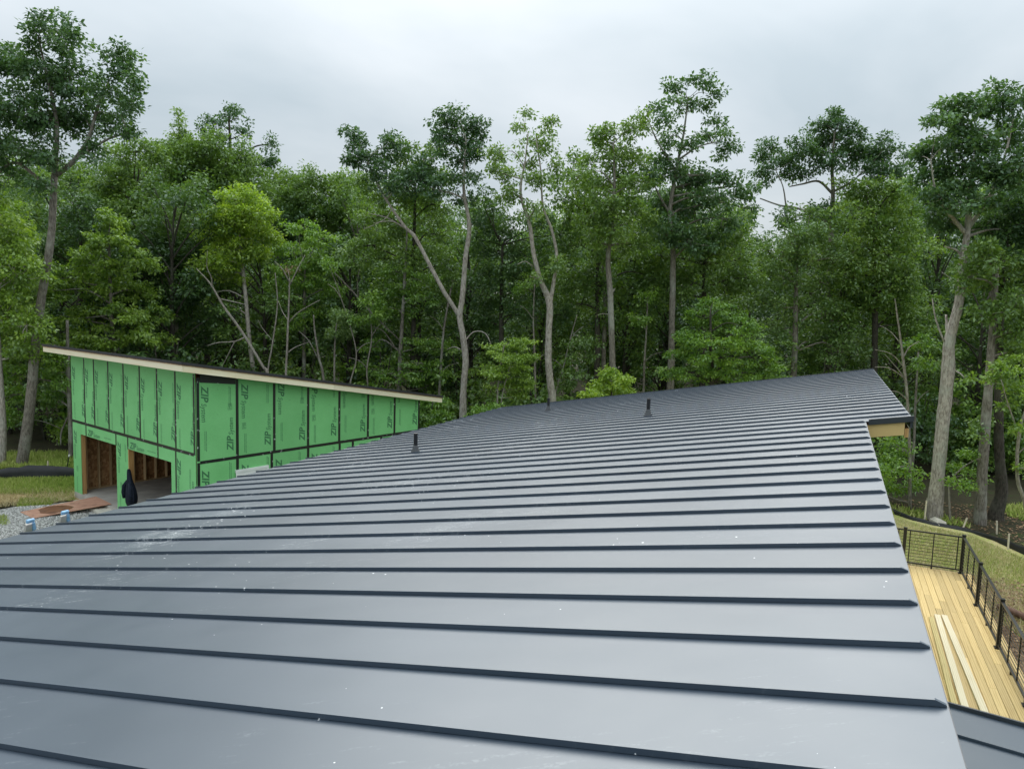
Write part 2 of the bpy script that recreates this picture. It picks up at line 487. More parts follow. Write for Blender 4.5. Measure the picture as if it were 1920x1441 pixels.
LEAF = {
    'oak': leaf("oak_leaf", (0.050, 0.103, 0.041), (0.080, 0.159, 0.058), (0.132, 0.231, 0.079)),
    'mid': leaf("maple_leaf", (0.095, 0.166, 0.039), (0.151, 0.252, 0.054), (0.237, 0.350, 0.075)),
    'poplar': leaf("poplar_leaf", (0.100, 0.179, 0.050), (0.175, 0.277, 0.075), (0.275, 0.392, 0.108)),
    'light': leaf("hickory_leaf", (0.130, 0.222, 0.035), (0.232, 0.357, 0.053), (0.344, 0.475, 0.076), 0.36),
    'lime': leaf("young_leaf", (0.181, 0.286, 0.037), (0.304, 0.436, 0.056), (0.444, 0.555, 0.074), 0.38),
    'beech': leaf("beech_leaf", (0.106, 0.213, 0.031), (0.184, 0.319, 0.046), (0.292, 0.444, 0.064), 0.36),
    'brown': leaf("withered_leaf", (0.100, 0.060, 0.028), (0.180, 0.110, 0.048), (0.250, 0.180, 0.085), 0.2),
    'bgdark': leaf("forest_leaf", (0.049, 0.103, 0.031), (0.085, 0.160, 0.044), (0.144, 0.234, 0.059)),
    'bgmid': leaf("woodland_leaf", (0.084, 0.162, 0.036), (0.146, 0.245, 0.050), (0.246, 0.356, 0.070)),
}

def ground_mat(name, stops, scale, scale2, bmp=0.5, dist=0.05):
    m, N, L, B = mat(name)
    p = posn(N, L)
    a = noise(N, L, scale, 6, p, 0.6); b = noise(N, L, scale2, 5, p, 0.7)
    mx = N.new("ShaderNodeMath"); mx.operation = 'MULTIPLY_ADD'
    L.new(a.outputs["Fac"], mx.inputs[0]); mx.inputs[1].default_value = 0.62
    hb = N.new("ShaderNodeMath"); hb.operation = 'MULTIPLY'; hb.inputs[1].default_value = 0.38
    L.new(b.outputs["Fac"], hb.inputs[0]); L.new(hb.outputs[0], mx.inputs[2])
    r = cramp(N, L, mx.outputs[0], stops)
    L.new(r.outputs[0], B.inputs["Base Color"]); B.inputs["Roughness"].default_value = 0.95
    B.inputs["Specular IOR Level"].default_value = 0.15
    bump(N, L, B, b.outputs["Fac"], bmp, dist)
    return m
M_FLOOR = ground_mat("forest_floor", [(0.35, (0.022, 0.028, 0.012)), (0.5, (0.045, 0.038, 0.022)), (0.62, (0.035, 0.055, 0.016)), (0.72, (0.07, 0.055, 0.034))], 0.7, 9)
M_LAWN = ground_mat("thin_lawn", [(0.36, (0.26, 0.18, 0.10)), (0.44, (0.58, 0.49, 0.26)), (0.52, (0.40, 0.42, 0.13)), (0.60, (0.30, 0.38, 0.09)), (0.68, (0.60, 0.52, 0.30))], 0.55, 14)
M_VERGE = ground_mat("green_verge", [(0.36, (0.12, 0.19, 0.03)), (0.5, (0.20, 0.29, 0.05)), (0.58, (0.34, 0.31, 0.12)), (0.66, (0.30, 0.20, 0.10))], 1.6, 12)
M_DIRT = ground_mat("bare_dirt", [(0.36, (0.25, 0.15, 0.075)), (0.5, (0.36, 0.25, 0.13)), (0.58, (0.33, 0.28, 0.12)), (0.68, (0.46, 0.36, 0.22))], 0.8, 10)
M_MULCH = ground_mat("leaf_strewn_dirt", [(0.36, (0.07, 0.045, 0.03)), (0.5, (0.17, 0.11, 0.065)), (0.60, (0.24, 0.17, 0.10)), (0.7, (0.12, 0.13, 0.05))], 0.9, 22)
M_GRAVEL = ground_mat("gravel_bed", [(0.36, (0.19, 0.185, 0.17)), (0.5, (0.32, 0.31, 0.29)), (0.62, (0.46, 0.45, 0.43))], 3, 40, 0.8, 0.03)

def blade_mat(name, stops):
    m, N, L, B = mat(name)
    a = N.new("ShaderNodeAttribute"); a.attribute_name = "tone"
    r = cramp(N, L, a.outputs["Fac"], stops)
    L.new(r.outputs[0], B.inputs["Base Color"]); B.inputs["Roughness"].default_value = 0.75
    B.inputs["Specular IOR Level"].default_value = 0.2
    return m
M_BLADE = blade_mat("grass_blade", [(0.1, (0.19, 0.28, 0.05)), (0.55, (0.35, 0.44, 0.09)), (0.9, (0.50, 0.50, 0.19))])
M_STRAW = blade_mat("straw", [(0.1, (0.38, 0.30, 0.15)), (0.55, (0.58, 0.49, 0.27)), (0.9, (0.70, 0.63, 0.42))])
M_STONES = blade_mat("gravel_stone", [(0.1, (0.20, 0.195, 0.185)), (0.5, (0.36, 0.355, 0.34)), (0.9, (0.60, 0.59, 0.57))])
M_DLEAF = blade_mat("dead_leaf", [(0.1, (0.09, 0.05, 0.03)), (0.55, (0.19, 0.11, 0.06)), (0.9, (0.33, 0.23, 0.13))])

def plywood_mat():
    m, N, L, B = mat("red_plywood")
    p = posn(N, L, (2, 9, 3), (0, 0, 0.3), obj=True)
    n = noise(N, L, 1.3, 5, p)
    r = cramp(N, L, n.outputs["Fac"], [(0.3, (0.36, 0.17, 0.11)), (0.7, (0.50, 0.29, 0.20))])
    n2 = noise(N, L, 4.0, 5, posn(N, L, obj=True))
    r2 = cramp(N, L, n2.outputs["Fac"], [(0.60, (0, 0, 0)), (0.66, (0.6, 0.6, 0.6))])
    L.new(mixc(N, L, r2.outputs[0], r.outputs[0], (0.22, 0.11, 0.07)), B.inputs["Base Color"])
    B.inputs["Roughness"].default_value = 0.7
    return m
M_PLY = plywood_mat()
M_MUD = plain("rusty_mud", (0.17, 0.065, 0.025), 0.45, 0, 0.35, 5, 0.5, 0.4)

# ------------------------------------------------------------------ ground
rng = np.random.default_rng(7)
prng = random.Random(5)

def sheet(name, pts, z, material):
    bm = bmesh.new()
    vs = [bm.verts.new((p[0], p[1], z)) for p in pts]
    f = bm.faces.new(vs)
    if f.normal.z < 0: f.normal_flip()
    bmesh.ops.triangulate(bm, faces=bm.faces[:])
    me = bpy.data.meshes.new(name); bm.to_mesh(me); bm.free()
    me.materials.append(material)
    return tag(link(name, me), kind='structure')

def rough_edge(pts, step=0.6, amp=0.25):
    out = []
    n = len(pts)
    for i in range(n):
        a, b = np.array(pts[i][:2]), np.array(pts[(i + 1) % n][:2])
        k = max(1, int(np.linalg.norm(b - a) / step))
        for j in range(k):
            p = a + (b - a) * j / k
            if 0 < j: p = p + np.array([prng.uniform(-amp, amp), prng.uniform(-amp, amp)])
            out.append(p)
    return out

sheet("ground", [(-1500, -1500), (1500, -1500), (1500, 1500), (-1500, 1500)], 0.0, M_FLOOR)
# left: grassy verge, bare dirt, gravel in front of the garage
sheet("verge", rough_edge([(-60, 10), (-12, 10), (-12, 30), (-17.6, 28.0), (-20.2, 27.3), (-60, 24)]), 0.004, M_VERGE)
sheet("dirt_track", rough_edge([(-60, 10), (-11, 10), (-11, 29), (-15.6, 26.6), gz(100, 921), gz(0, 925), (-60, 19)], .5, .4), 0.008, M_DIRT)
sheet("gravel_drive", rough_edge([(-60, 4), (-4, 4), (-4, 16), (-9.5, 20.5), gz(150, 938), gz(95, 945), gz(40, 948), gz(0, 955), (-60, 14)], .5, .35), 0.012, M_GRAVEL)
# right: seeded lawn, with strewn soil near the deck
FENCE_R = [gz(1640, 953), gz(1672, 962), gz(1712, 975), gz(1750, 985), gz(1785, 991), gz(1820, 998), gz(1860, 1012), gz(1920, 1040), gz(2010, 1085), gz(2200, 1190)]
sheet("lawn", rough_edge([(2, 4), (40, 4), (40, 6)] + FENCE_R[::-1] + [(8, 29), (2, 26)], 0.8, 0.1), 0.005, M_LAWN)
sheet("soil_strip", rough_edge([gz(1690, 1050), gz(1760, 1058), gz(1850, 1085), gz(1960, 1115), gz(1990, 1140), gz(2200, 1500), gz(1700, 1500)], 0.7, 0.3), 0.011, M_MULCH)

def in_poly(P, poly):
    poly = np.array([p[:2] for p in poly]); x, y = P[:, 0], P[:, 1]
    c = np.zeros(len(P), bool); j = len(poly) - 1
    for i in range(len(poly)):
        xi, yi = poly[i]; xj, yj = poly[j]
        with np.errstate(divide='ignore', invalid='ignore'):
            t = ((yi > y) != (yj > y)) & (x < (xj - xi) * (y - yi) / (yj - yi) + xi)
        c ^= t; j = i
    return c

def scatter(poly, n):
    a = np.array([p[:2] for p in poly]); lo, hi = a.min(0), a.max(0)
    out = np.zeros((0, 2))
    while len(out) < n:
        P = lo + (hi - lo) * rng.random((n * 2, 2))
        out = np.vstack([out, P[in_poly(P, poly)]])
    return out[:n]

def vnoise(P, s, seed=0):
    """cheap smooth noise for clumping"""
    r = np.random.default_rng(seed)
    out = np.zeros(len(P))
    for k in range(5):
        a = r.uniform(0, 2 * np.pi); f = s * r.uniform(0.6, 2.2)
        out += np.sin((P[:, 0] * np.cos(a) + P[:, 1] * np.sin(a)) * f + r.uniform(0, 6))
    return out / 5

def blades(name, P, hmin, hmax, w, lean, material, z=0.0):
    n = len(P)
    a = rng.uniform(0, 2 * np.pi, n); h = rng.uniform(hmin, hmax, n)
    s = np.stack([np.cos(a), np.sin(a), np.zeros(n)], 1) * (w / 2)
    b = rng.uniform(0, 2 * np.pi, n); ln = rng.uniform(0.2, 1, n) * lean
    tip = np.stack([np.cos(b) * ln * h, np.sin(b) * ln * h, h * np.sqrt(np.maximum(0.02, 1 - np.minimum(ln, .99) ** 2))], 1)
    base = np.concatenate([P, np.full((n, 1), z)], 1)
    V = np.stack([base - s, base + s, base + tip], 1).reshape(-1, 3)
    tone = np.clip(0.5 + 0.22 * rng.standard_normal(n) + 0.25 * vnoise(P, 1.1, 3), 0, 1)
    return tag(link(name, quads_mesh(name, V, tone, material, 3)), kind='stuff')

vp = [gz(-60, 930), gz(140, 925), gz(140, 897), gz(-60, 901)]
P = scatter(vp, 30000); keep = vnoise(P, 1.3, 31) + .3 * rng.standard_normal(len(P)) > -.05
blades("grass", P[keep], 0.04, 0.2, 0.03, 0.8, M_BLADE)
dp = [gz(-60, 960), gz(40, 948), gz(95, 945), gz(140, 938), gz(140, 918), gz(-60, 922)]
P = scatter(dp, 9000); keep = vnoise(P, 1.6, 33) + .25 * rng.standard_normal(len(P)) > .22
blades("grass", P[keep], 0.03, 0.13, 0.03, 0.8, M_BLADE)
blades("straw", scatter(dp, 6000), 0.06, 0.22, 0.014, 1.0, M_STRAW, 0.014)
P = scatter([gz(30, 950), gz(95, 947), gz(110, 937), gz(40, 936)], 2500); blades("grass", P, 0.05, 0.15, 0.022, 0.7, M_BLADE)
P = scatter([gz(-40, 990), gz(16, 985), gz(14, 968), gz(-40, 968)], 1600); blades("grass", P, 0.05, 0.16, 0.022, 0.7, M_BLADE)
lp = [gz(1660, 968), gz(1750, 990), gz(1820, 1004), gz(1920, 1047), gz(2010, 1095), gz(2010, 1260), gz(1830, 1140), gz(1690, 1050)]
P = scatter(lp, 52000)
keep = vnoise(P, 0.9, 11) + 0.35 * rng.standard_normal(len(P)) > -0.1
# greener next to the silt fence, thinner towards the deck
blades("grass", P[keep], 0.03, 0.11, 0.016, 0.85, M_BLADE)
blades("straw", scatter(lp, 26000), 0.06, 0.16, 0.010, 1.0, M_STRAW, 0.012)
# litter of last year's leaves
def litter(name, poly, n, size, material, z=0.01):
    P = scatter(poly, n); a = rng.uniform(0, 2 * np.pi, n); s = size * rng.uniform(0.6, 1.3, n)
    d = np.stack([np.cos(a), np.sin(a), rng.uniform(-.25, .5, n)], 1) * s[:, None]
    e = np.stack([-np.sin(a), np.cos(a), rng.uniform(-.3, .3, n)], 1) * (s * 0.35)[:, None]
    b = np.concatenate([P, np.full((n, 1), z)], 1); b[:, 2] += 0.02
    V = np.stack([b, b + d * .5 + e, b + d, b + d * .5 - e], 1).reshape(-1, 3)
    return tag(link(name, quads_mesh(name, V, rng.random(n), material)), kind='stuff')
litter("leaf_litter", [gz(1700, 1060), gz(1900, 1090), gz(2050, 1180), gz(2100, 1400), gz(1850, 1400)], 3500, 0.09, M_DLEAF)
litter("leaf_litter", [gz(1600, 945), gz(1672, 960), gz(1750, 983), gz(1820, 996), gz(1920, 1038), gz(2000, 1000), gz(1960, 955), gz(1700, 938)], 1200, 0.09, M_DLEAF)
fp = [gz(1600, 952), gz(1820, 990), gz(1990, 1060), gz(2100, 1000), gz(1950, 940), gz(1700, 930)]
P = scatter(fp, 12000); keep = vnoise(P, 0.8, 21) > 0.05
blades("undergrowth", P[keep], 0.08, 0.3, 0.05, 0.9, M_BLADE)
P = scatter([gz(-80, 882), gz(140, 880), gz(140, 850), gz(-80, 852)], 14000)
blades("undergrowth", P, 0.08, 0.3, 0.05, 0.9, M_BLADE)

def stones(name, poly, n, r0, r1):
    P = scatter(poly, n)
    r = rng.uniform(r0, r1, n)
    oct_ = np.array([[1, 0, 0], [0, 1, 0], [-1, 0, 0], [0, -1, 0], [0, 0, .8], [0, 0, -.5]])
    tri = np.array([[0, 1, 4], [1, 2, 4], [2, 3, 4], [3, 0, 4]])
    a = rng.uniform(0, 6.28, n)
    jit = rng.uniform(0.6, 1.25, (n, 6, 1))
    V = oct_[None] * jit * r[:, None, None]
    c, s = np.cos(a)[:, None], np.sin(a)[:, None]
    X = V[:, :, 0] * c - V[:, :, 1] * s; Y = V[:, :, 0] * s + V[:, :, 1] * c
    V = np.stack([X + P[:, :1], Y + P[:, 1:], V[:, :, 2] + 0.012 + r[:, None] * .2], 2)
    T = V[:, tri].reshape(-1, 3)
    tone = np.repeat(np.clip(0.5 + .28 * rng.standard_normal(n), 0, 1), 4)
    return tag(link(name, quads_mesh(name, T, tone, M_STONES, 3)), kind='stuff')
stones("gravel", [gz(-60, 1060), gz(60, 1030), gz(200, 985), gz(205, 955), gz(150, 950), gz(95, 948), gz(40, 951), gz(0, 958), gz(-60, 968)], 17000, 0.02, 0.055)

# ------------------------------------------------------------------ the house and its standing seam roof
SL = 0.1745696
TS = math.tan(SL)
ROOF0 = CAMZ - 1.1107112 / math.cos(SL)
S = 0.4064
T0 = 2.2739289
YR, YO = -0.357, -0.813
KN = 39
def zr(y): return ROOF0 - y * TS
def yl(x): return 7.919 + (x - 4.79) * 0.050      # the eave is not quite square to the seams

house = tag(empty("house", (0, 0, 0), HANG), "long house with a dark grey standing seam metal roof in the foreground", "house")
HROT = Matrix.Rotation(HANG, 4, 'Z')
def hw(x, y, z): return HROT @ Vector((x, y, z))

XO = 8.86                                         # where the wider overhang begins
XEND = T0 + KN * S + 0.19
def slab_poly(pts, t):
    return [(x, y, zr(y) - t) for x, y in pts], [(x, y, zr(y)) for x, y in pts]
for k in range(-14, KN + 1):
    x0, x1 = T0 + k * S + 0.0005, T0 + (k + 1) * S - 0.0005
    if k == KN: x1 = XEND
    if k < 16: pts = [(x0, yl(x0)), (x0, YR), (x1, YR), (x1, yl(x1))]
    elif k == 16: pts = [(x0, yl(x0)), (x0, YR), (XO, YR), (XO, YO), (x1, YO), (x1, yl(x1))]
    else: pts = [(x0, yl(x0)), (x0, YO), (x1, YO), (x1, yl(x1))]
    low, up = slab_poly(pts, 0.01)
    pan = MB().prism(low, up).build("roof_panel", M_ROOF, house)
    # the raised seam along the near edge of the panel, its upper end folded down at a slant
    ye = YR if k <= 16 else YO
    h, w, fold = 0.021, 0.013, 0.034
    a0, a1 = x0 - 0.002, x0 - 0.002 + w
    yb = yl(x0) + 0.004
    prof = [(yb, 0.0015), (yb, h), (ye + fold, h), (ye + 0.004, 0.006), (ye + 0.004, 0.0015)]
    A = [(a0, y, zr(y) + dz) for y, dz in prof]; Bq = [(a1, y, zr(y) + dz) for y, dz in prof]
    MB().prism(A[::-1], Bq[::-1]).build("seam", M_ROOF, pan)
# trims
YE0, YE1 = T0 - 14 * S, XEND
def trim_strip(name, pts, t0, t1, material):       # closed outline, from t0 to t1 below the roof surface
    lo = [(x, y, zr(y) - t1) for x, y in pts]; up = [(x, y, zr(y) - t0) for x, y in pts]
    return MB().prism(lo, up).build(name, material, house)
trim_strip("eave_trim", [(YE0, yl(YE0) - .03), (YE1, yl(YE1) - .03), (YE1, yl(YE1) + .008), (YE0, yl(YE0) + .008)][::-1], 0.012, 0.11, M_TRIM)
trim_strip("ridge_trim", [(YE0, YR + .02), (YE0, YR - .006), (XO - .004, YR - .006), (XO - .004, YR + .02)], 0.0115, 0.13, M_TRIM)
trim_strip("ridge_trim", [(XO, YO + .02), (XO, YO - .006), (XEND, YO - .006), (XEND, YO + .02)], 0.0115, 0.11, M_TRIM)
trim_strip("gable_trim", [(XEND + .002, YO), (XEND + .02, YO), (XEND + .02, yl(XEND)), (XEND + .002, yl(XEND))], -0.02, 0.12, M_TRIM)
# raised trim and timber at the near end of the overhang
trim_strip("rake_trim", [(XO - .022, YR - .03), (XO - .022, YO - .012), (XO - .004, YO - .012), (XO - .004, YR - .03)], -0.024, 0.040, M_TRIM)
trim_strip("rake_board", [(XO + .004, YR - .012), (XO + .004, YO + .07), (XO + .042, YO + .07), (XO + .042, YR - .012)], 0.045, 0.185, M_TIMBER)
trim_strip("fascia_board", [(XO + .012, YO + .026), (XEND, YO + .026), (XEND, YO + .065), (XO + .012, YO + .065)][::-1], 0.115, 0.215, M_JAMB)
# decking under the metal and soffit
trim_strip("roof_deck", [(YE0 + .05, yl(YE0) - .04), (YE0 + .05, YR + .03), (XO + .1, YR + .03), (XO + .1, yl(XO) - .04)], 0.0125, 0.10, M_OSB)
trim_strip("roof_deck", [(XO + .104, yl(XO) - .04), (XO + .104, YO + .07), (XEND - .01, YO + .07), (XEND - .01, yl(XEND) - .04)], 0.0125, 0.10, M_OSB)
# walls below
def wall_prism(name, x0, x1, y0, y1, drop=0.105):
    lo = [(x0, y0, 0), (x1, y0, 0), (x1, y1, 0), (x0, y1, 0)]
    up = [(x, y, zr(y) - drop) for x, y, _ in lo]
    return MB().hexa(lo, up).build(name, M_WALL, house)
wall_prism("wall", YE0 + .4, XEND - .5, YR + .035, YR + .175)
wall_prism("wall", YE0 + .4, XEND - .5, 7.4, 7.54)
wall_prism("wall", XEND - .64, XEND - .502, YR + .178, 7.397)
wall_prism("wall", YE0 + .4, YE0 + .54, YR + .178, 7.397)

# lower roof beside the ridge, at the right
PX1, PZ0, PS = 6.115, CAMZ - 2.8, math.tan(math.radians(4))
def zp(y): return PZ0 + (y + 0.165) * PS
for j in range(8):
    x1 = PX1 - j * 0.43 - .0005; x0 = PX1 - (j + 1) * 0.43 + .0005
    pts = [(x0, YR + .03), (x0, -3.1), (x1, -3.1), (x1, YR + .03)]
    pan = MB().prism([(x, y, zp(y) - .01) for x, y in pts], [(x, y, zp(y)) for x, y in pts]).build("porch_roof_panel", M_ROOF, house)
    if j:
        MB().prism([(x1 - .013, y, zp(y) + d) for y, d in ((YR, .0015), (-3.11, .0015), (-3.11, .021), (YR, .021))],
                   [(x1 + .002, y, zp(y) + d) for y, d in ((YR, .0015), (-3.11, .0015), (-3.11, .021), (YR, .021))]).build("seam", M_ROOF, pan)
MB().hexa([(PX1 + .003, -3.13, zp(-3.13) - .12), (PX1 + .022, -3.13, zp(-3.13) - .12), (PX1 + .022, YR, zp(YR) - .12), (PX1 + .003, YR, zp(YR) - .12)],
          [(PX1 + .003, -3.13, zp(-3.13) + .03), (PX1 + .022, -3.13, zp(-3.13) + .03), (PX1 + .022, YR, zp(YR) + .03), (PX1 + .003, YR, zp(YR) + .03)]).build("porch_rake_trim", M_TRIM, house)
MB().hexa([(PX1 - 3.4, -3.06, zp(-3.06) - .2), (PX1 - .01, -3.06, zp(-3.06) - .2), (PX1 - .01, -2.92, zp(-2.92) - .2), (PX1 - 3.4, -2.92, zp(-2.92) - .2)],
          [(PX1 - 3.4, -3.06, zp(-3.06) - .013), (PX1 - .01, -3.06, zp(-3.06) - .013), (PX1 - .01, -2.92, zp(-2.92) - .013), (PX1 - 3.4, -2.92, zp(-2.92) - .013)]).build("porch_beam", M_FASCIA, house)
for x in (PX1 - .2, PX1 - 3.2):
    MB().box((x - .07, -3.06, 0.602), (x + .07, -2.93, zp(-3.06) - .21)).build("porch_post", M_FASCIA, house)

# plumbing vents on the roof
for (px, py), lab in zip([(9.2873, 5.775), (15.30, 5.953), (11.80, 2.796)],
        ["short black vent pipe low on the metal roof, in front of the green garage",
         "black vent pipe on the metal roof in front of the thick forked pale trunk",
         "black vent pipe standing alone high up the roof towards its right edge"]):
    b = hw(px, py, zr(py))
    r_ = tag(empty("vent_pipe", b), lab, "vent pipe", "plumbing vents on the metal roof")
    MB().tube([(0, 0, -.03), (0, 0, .30)], .031, 12).build("pipe", M_PIPE, r_)
    MB().tube([(0, 0, -.035), (0, 0, .01), (0, 0, .05), (0, 0, .10), (0, 0, .115)], [.080, .072, .052, .038, .034], 14).build("boot", M_BOOT, r_, True)

# cables hanging from the notch in the roof edge
for i, (dx, sag) in enumerate([(0.0, 0.1), (0.12, 0.16)]):
    p0 = Vector((XO - .06 - .1 * i, YR - .035, zr(YR) - .135)); p1 = Vector((XO - 1.1 - dx, YR - .035, zr(YR) - 1.0 - .1 * i))
    path = []
    for t in np.linspace(0, 1, 10):
        q = p0.lerp(p1, t); q.y -= sag * math.sin(math.pi * t) + .01 * t; q.z -= 0.15 * math.sin(math.pi * t)
        path.append(hw(*q))
    tag(MB().tube(path, .0065, 6).build("cable", M_CABLE, None, True), ["white cable hanging from the roof notch, closer to the wall", "white cable bowing outward below the roof notch"][i], "cable", "cables at the roof notch")

# ladder at the eave, its rail tops wrapped in blue tape
def ladder():
    e0 = Vector((5.05, yl(5.0) + .035, zr(yl(5.0))))
    root = tag(empty("ladder", hw(e0.x, e0.y, 0), HANG), "ladder leaning on the eave with blue tape round both rail tops", "ladder")
    top, L_ = zr(7.95) + .13, 1.25
    for s in (-.19, .20):
        x = s
        pt = Vector((x, 0.0, top)); pb = Vector((x, L_ + .25, 0.0))
        d = (pt - pb).normalized()
        m = MB(); m.bar(pb, pt - d * .06, .03, .085, (1, 0, 0)).build("rail", M_ALU, root)
        m = MB(); m.bar(pt - d * .045, pt, .034, .087, (1, 0, 0)); m.bar(pt - d * .05 + Vector((.03, -.01, 0)), pt - d * .15 + Vector((.055, -.02, 0)), .012, .04, (1, 0, 0))
        m.build("tape_wrap", M_TAPE_BLUE, root, False, .008)
    for k in range(15):
        t = (k + .6) / 15.6
        a = Vector((-.19, L_ + .25, 0)).lerp(Vector((-.19, 0, top)), t); b = a + Vector((.39, 0, 0))
        MB().tube([a, b], .014, 8).build("rung", M_ALU, root)
ladder()

# ------------------------------------------------------------------ deck, railing, loose lumber
DZ = 0.6
deck = tag(empty("deck", hw(14, -1.8, 0), HANG), "wooden deck of yellow pine boards beside the house", "deck")
def dl(x, y, z): return (x - 14, y + 1.8, z)
nb = 23
bw = 0.14
for i in range(nb):
    y1 = YR + .02 - i * bw - .14 * 0; y0 = y1 - bw + .006
    x = 4.2
    ends = []
    while x < 21.2:
        L_ = prng.choice([2.44, 3.05, 3.66, 4.88]) if ends else prng.uniform(1.0, 4.4)
        e = min(21.3, x + L_)
        if 21.3 - e < .5: e = 21.3
        ends.append((x, e)); x = e + .003
    for a, b in ends:
        m = MB().box((-(b - a) / 2, -(y1 - y0) / 2, -.025), ((b - a) / 2, (y1 - y0) / 2, 0))
        o = m.build("deck_board", M_DECK, deck, False, .004)
        o.location = dl((a + b) / 2, (y0 + y1) / 2, DZ - prng.uniform(0, .003))
MB().box(dl(21.305, YR - 3.3, DZ - .27), dl(21.345, YR + .02, DZ - .03)).build("rim_joist", M_DECK, deck)
MB().box(dl(4.2, -3.42, DZ - .27), dl(21.3, -3.38, DZ - .03)).build("rim_joist", M_DECK, deck)
for x in np.arange(4.4, 21, 2.4):
    MB().box(dl(x, -3.36, 0), dl(x + .1, -3.27, DZ - .03)).build("deck_footing", M_DECK, deck)

rail = tag(empty("railing", hw(21.25, -3.33, DZ), HANG), "black metal railing with thin horizontal rods along the deck edge", "railing")
def rl(x, y, z): return Vector((x - 21.25, y + 3.33, z))
post_x = [21.25, 18.9, 16.52, 14.14, 11.76, 9.38, 7.0]
post_l = [(x, -3.33) for x in post_x] + [(21.25, -2.0), (21.25, -0.35)]
for x, y in post_l:
    m = MB(); c = rl(x, y, 0)
    m.box((c.x - .038, c.y - .038, .002), (c.x + .038, c.y + .038, 1.0))
    m.box((c.x - .044, c.y - .044, .995), (c.x + .044, c.y + .044, 1.02))
    p = m.build("post", M_BLACK, rail)
    MB().box((c.x - .065, c.y - .065, .001), (c.x + .065, c.y + .065, .022)).build("base_plate", M_BLACK, p)
def rail_panel(p, q):
    p, q = rl(*p, 0), rl(*q, 0)
    d = (q - p); Ln = d.length; d.normalize()
    a, b = p + d * .045, q - d * .045
    up = Vector((0, 0, 1))
    MB().bar(a + up * .955, b + up * .955, .055, .03).build("top_rail", M_BLACK, rail)
    MB().bar(a + up * .085, b + up * .085, .04, .03).build("bottom_rail", M_BLACK, rail)
    ns = 3 if Ln < 1.8 else 3
    for k in range(ns):
        t = (k + .5) / ns if Ln > 1.8 else [0.09, .5, .91][k]
        c = p + d * (Ln * t)
        if Ln > 1.8: c = p + d * (Ln * [0.06, .36, .68][k])
        MB().box((c.x - .012, c.y - .012, .10), (c.x + .012, c.y + .012, .94)).build("upright", M_BLACK, rail)
    for k in range(9):
        z = .10 + .84 * (k + 1) / 10
        MB().bar(a + up * z, b + up * z, .010, .010).build("rod", M_BLACK, rail)
    c = p + d * Ln * .5
    MB().box((c.x - .02, c.y - .02, .002), (c.x + .02, c.y + .02, .07)).build("foot", M_BLACK, rail)
for i in range(len(post_x) - 1): rail_panel((post_x[i], -3.33), (post_x[i + 1], -3.33))
rail_panel((21.25, -3.33), (21.25, -2.0)); rail_panel((21.25, -2.0), (21.25, -.35))

for (x0, y0, x1, y1, w, h, m_, lab) in [
        (17.75, -2.415, 12.9, -2.355, .115, .040, M_LUMBER, "pale clean board on the deck, middle one of the three loose boards"),
        (17.80, -2.555, 12.9, -2.645, .115, .040, M_LUMBER, "pale clean board on the deck, the one closest to the railing"),
        (17.55, -2.285, 12.9, -2.20, .10, .034, M_LUMBER2, "yellow-green treated board on the deck, the one closest to the roof edge")]:
    a, b = hw(x0, y0, DZ + h / 2 + .003), hw(x1, y1, DZ + h / 2 + .003)
    c = (a + b) / 2; d = b - a
    o = MB().box((-d.length / 2, -w / 2, -h / 2), (d.length / 2, w / 2, h / 2)).build("lumber_board", m_, None, False, .003)
    o.location = c; o.rotation_euler = (0, 0, math.atan2(d.y, d.x))
    tag(o, lab, "board", "loose boards on the deck")

# ------------------------------------------------------------------ garage
GYAW = 0.6693
GC = Vector((-8.722, 19.616, 0))
GANG = math.pi / 2 - GYAW
gar = tag(empty("garage", GC, GANG), "unfinished garage sheathed in green panels with black tape seams and a shed roof", "garage")
GROT = Matrix.Translation(GC) @ Matrix.Rotation(GANG, 4, 'Z')
def gw(x, y, z): return GROT @ Vector((x, y, z))
GW, GL = 8.5, 8.55                   # left face runs along y, right face along x
SLAB = 0.22
def zg(x): return 5.13 - 0.16 * (x + .55)      # underside of the roof

# lettering: one flat logo mesh, then copies cut to their panels
def text_mesh(body, size, shear, offset):
    cu = bpy.data.curves.new("txt", 'FONT'); cu.body = body; cu.size = size; cu.shear = shear; cu.offset = offset
    cu.resolution_u = 2
    ob = bpy.data.objects.new("txt", cu); COL.objects.link(ob)
    dg = bpy.context.evaluated_depsgraph_get()
    me = bpy.data.meshes.new_from_object(ob.evaluated_get(dg))
    bpy.data.objects.remove(ob); bpy.data.curves.remove(cu)
    n = len(me.vertices); co = np.empty(n * 3); me.vertices.foreach_get("co", co)
    V = co.reshape(n, 3); F = [tuple(p.vertices) for p in me.polygons]
    bpy.data.meshes.remove(me)
    return V, F
def logo():
    V1, F1 = text_mesh("ZIP", 0.33, 0.22, 0.010)
    V2, F2 = text_mesh("System", 0.3, 0.22, 0.003)
    def fit(V, x0, w, h):
        lo, hi = V.min(0), V.max(0)
        base = 0.0                                        # the base line stays at zero
        return np.stack([x0 + (V[:, 0] - lo[0]) / (hi[0] - lo[0]) * w, (V[:, 1] - base) / (hi[1] - base) * h, V[:, 2]], 1)
    V = np.vstack([fit(V1, 0, .47, .205), fit(V2, .485, .515, .145)])
    F = F1 + [tuple(i + len(V1) for i in f) for f in F2]
    V[:, 1] -= 0.09
    return V, F
LOGO_V, LOGO_F = logo()
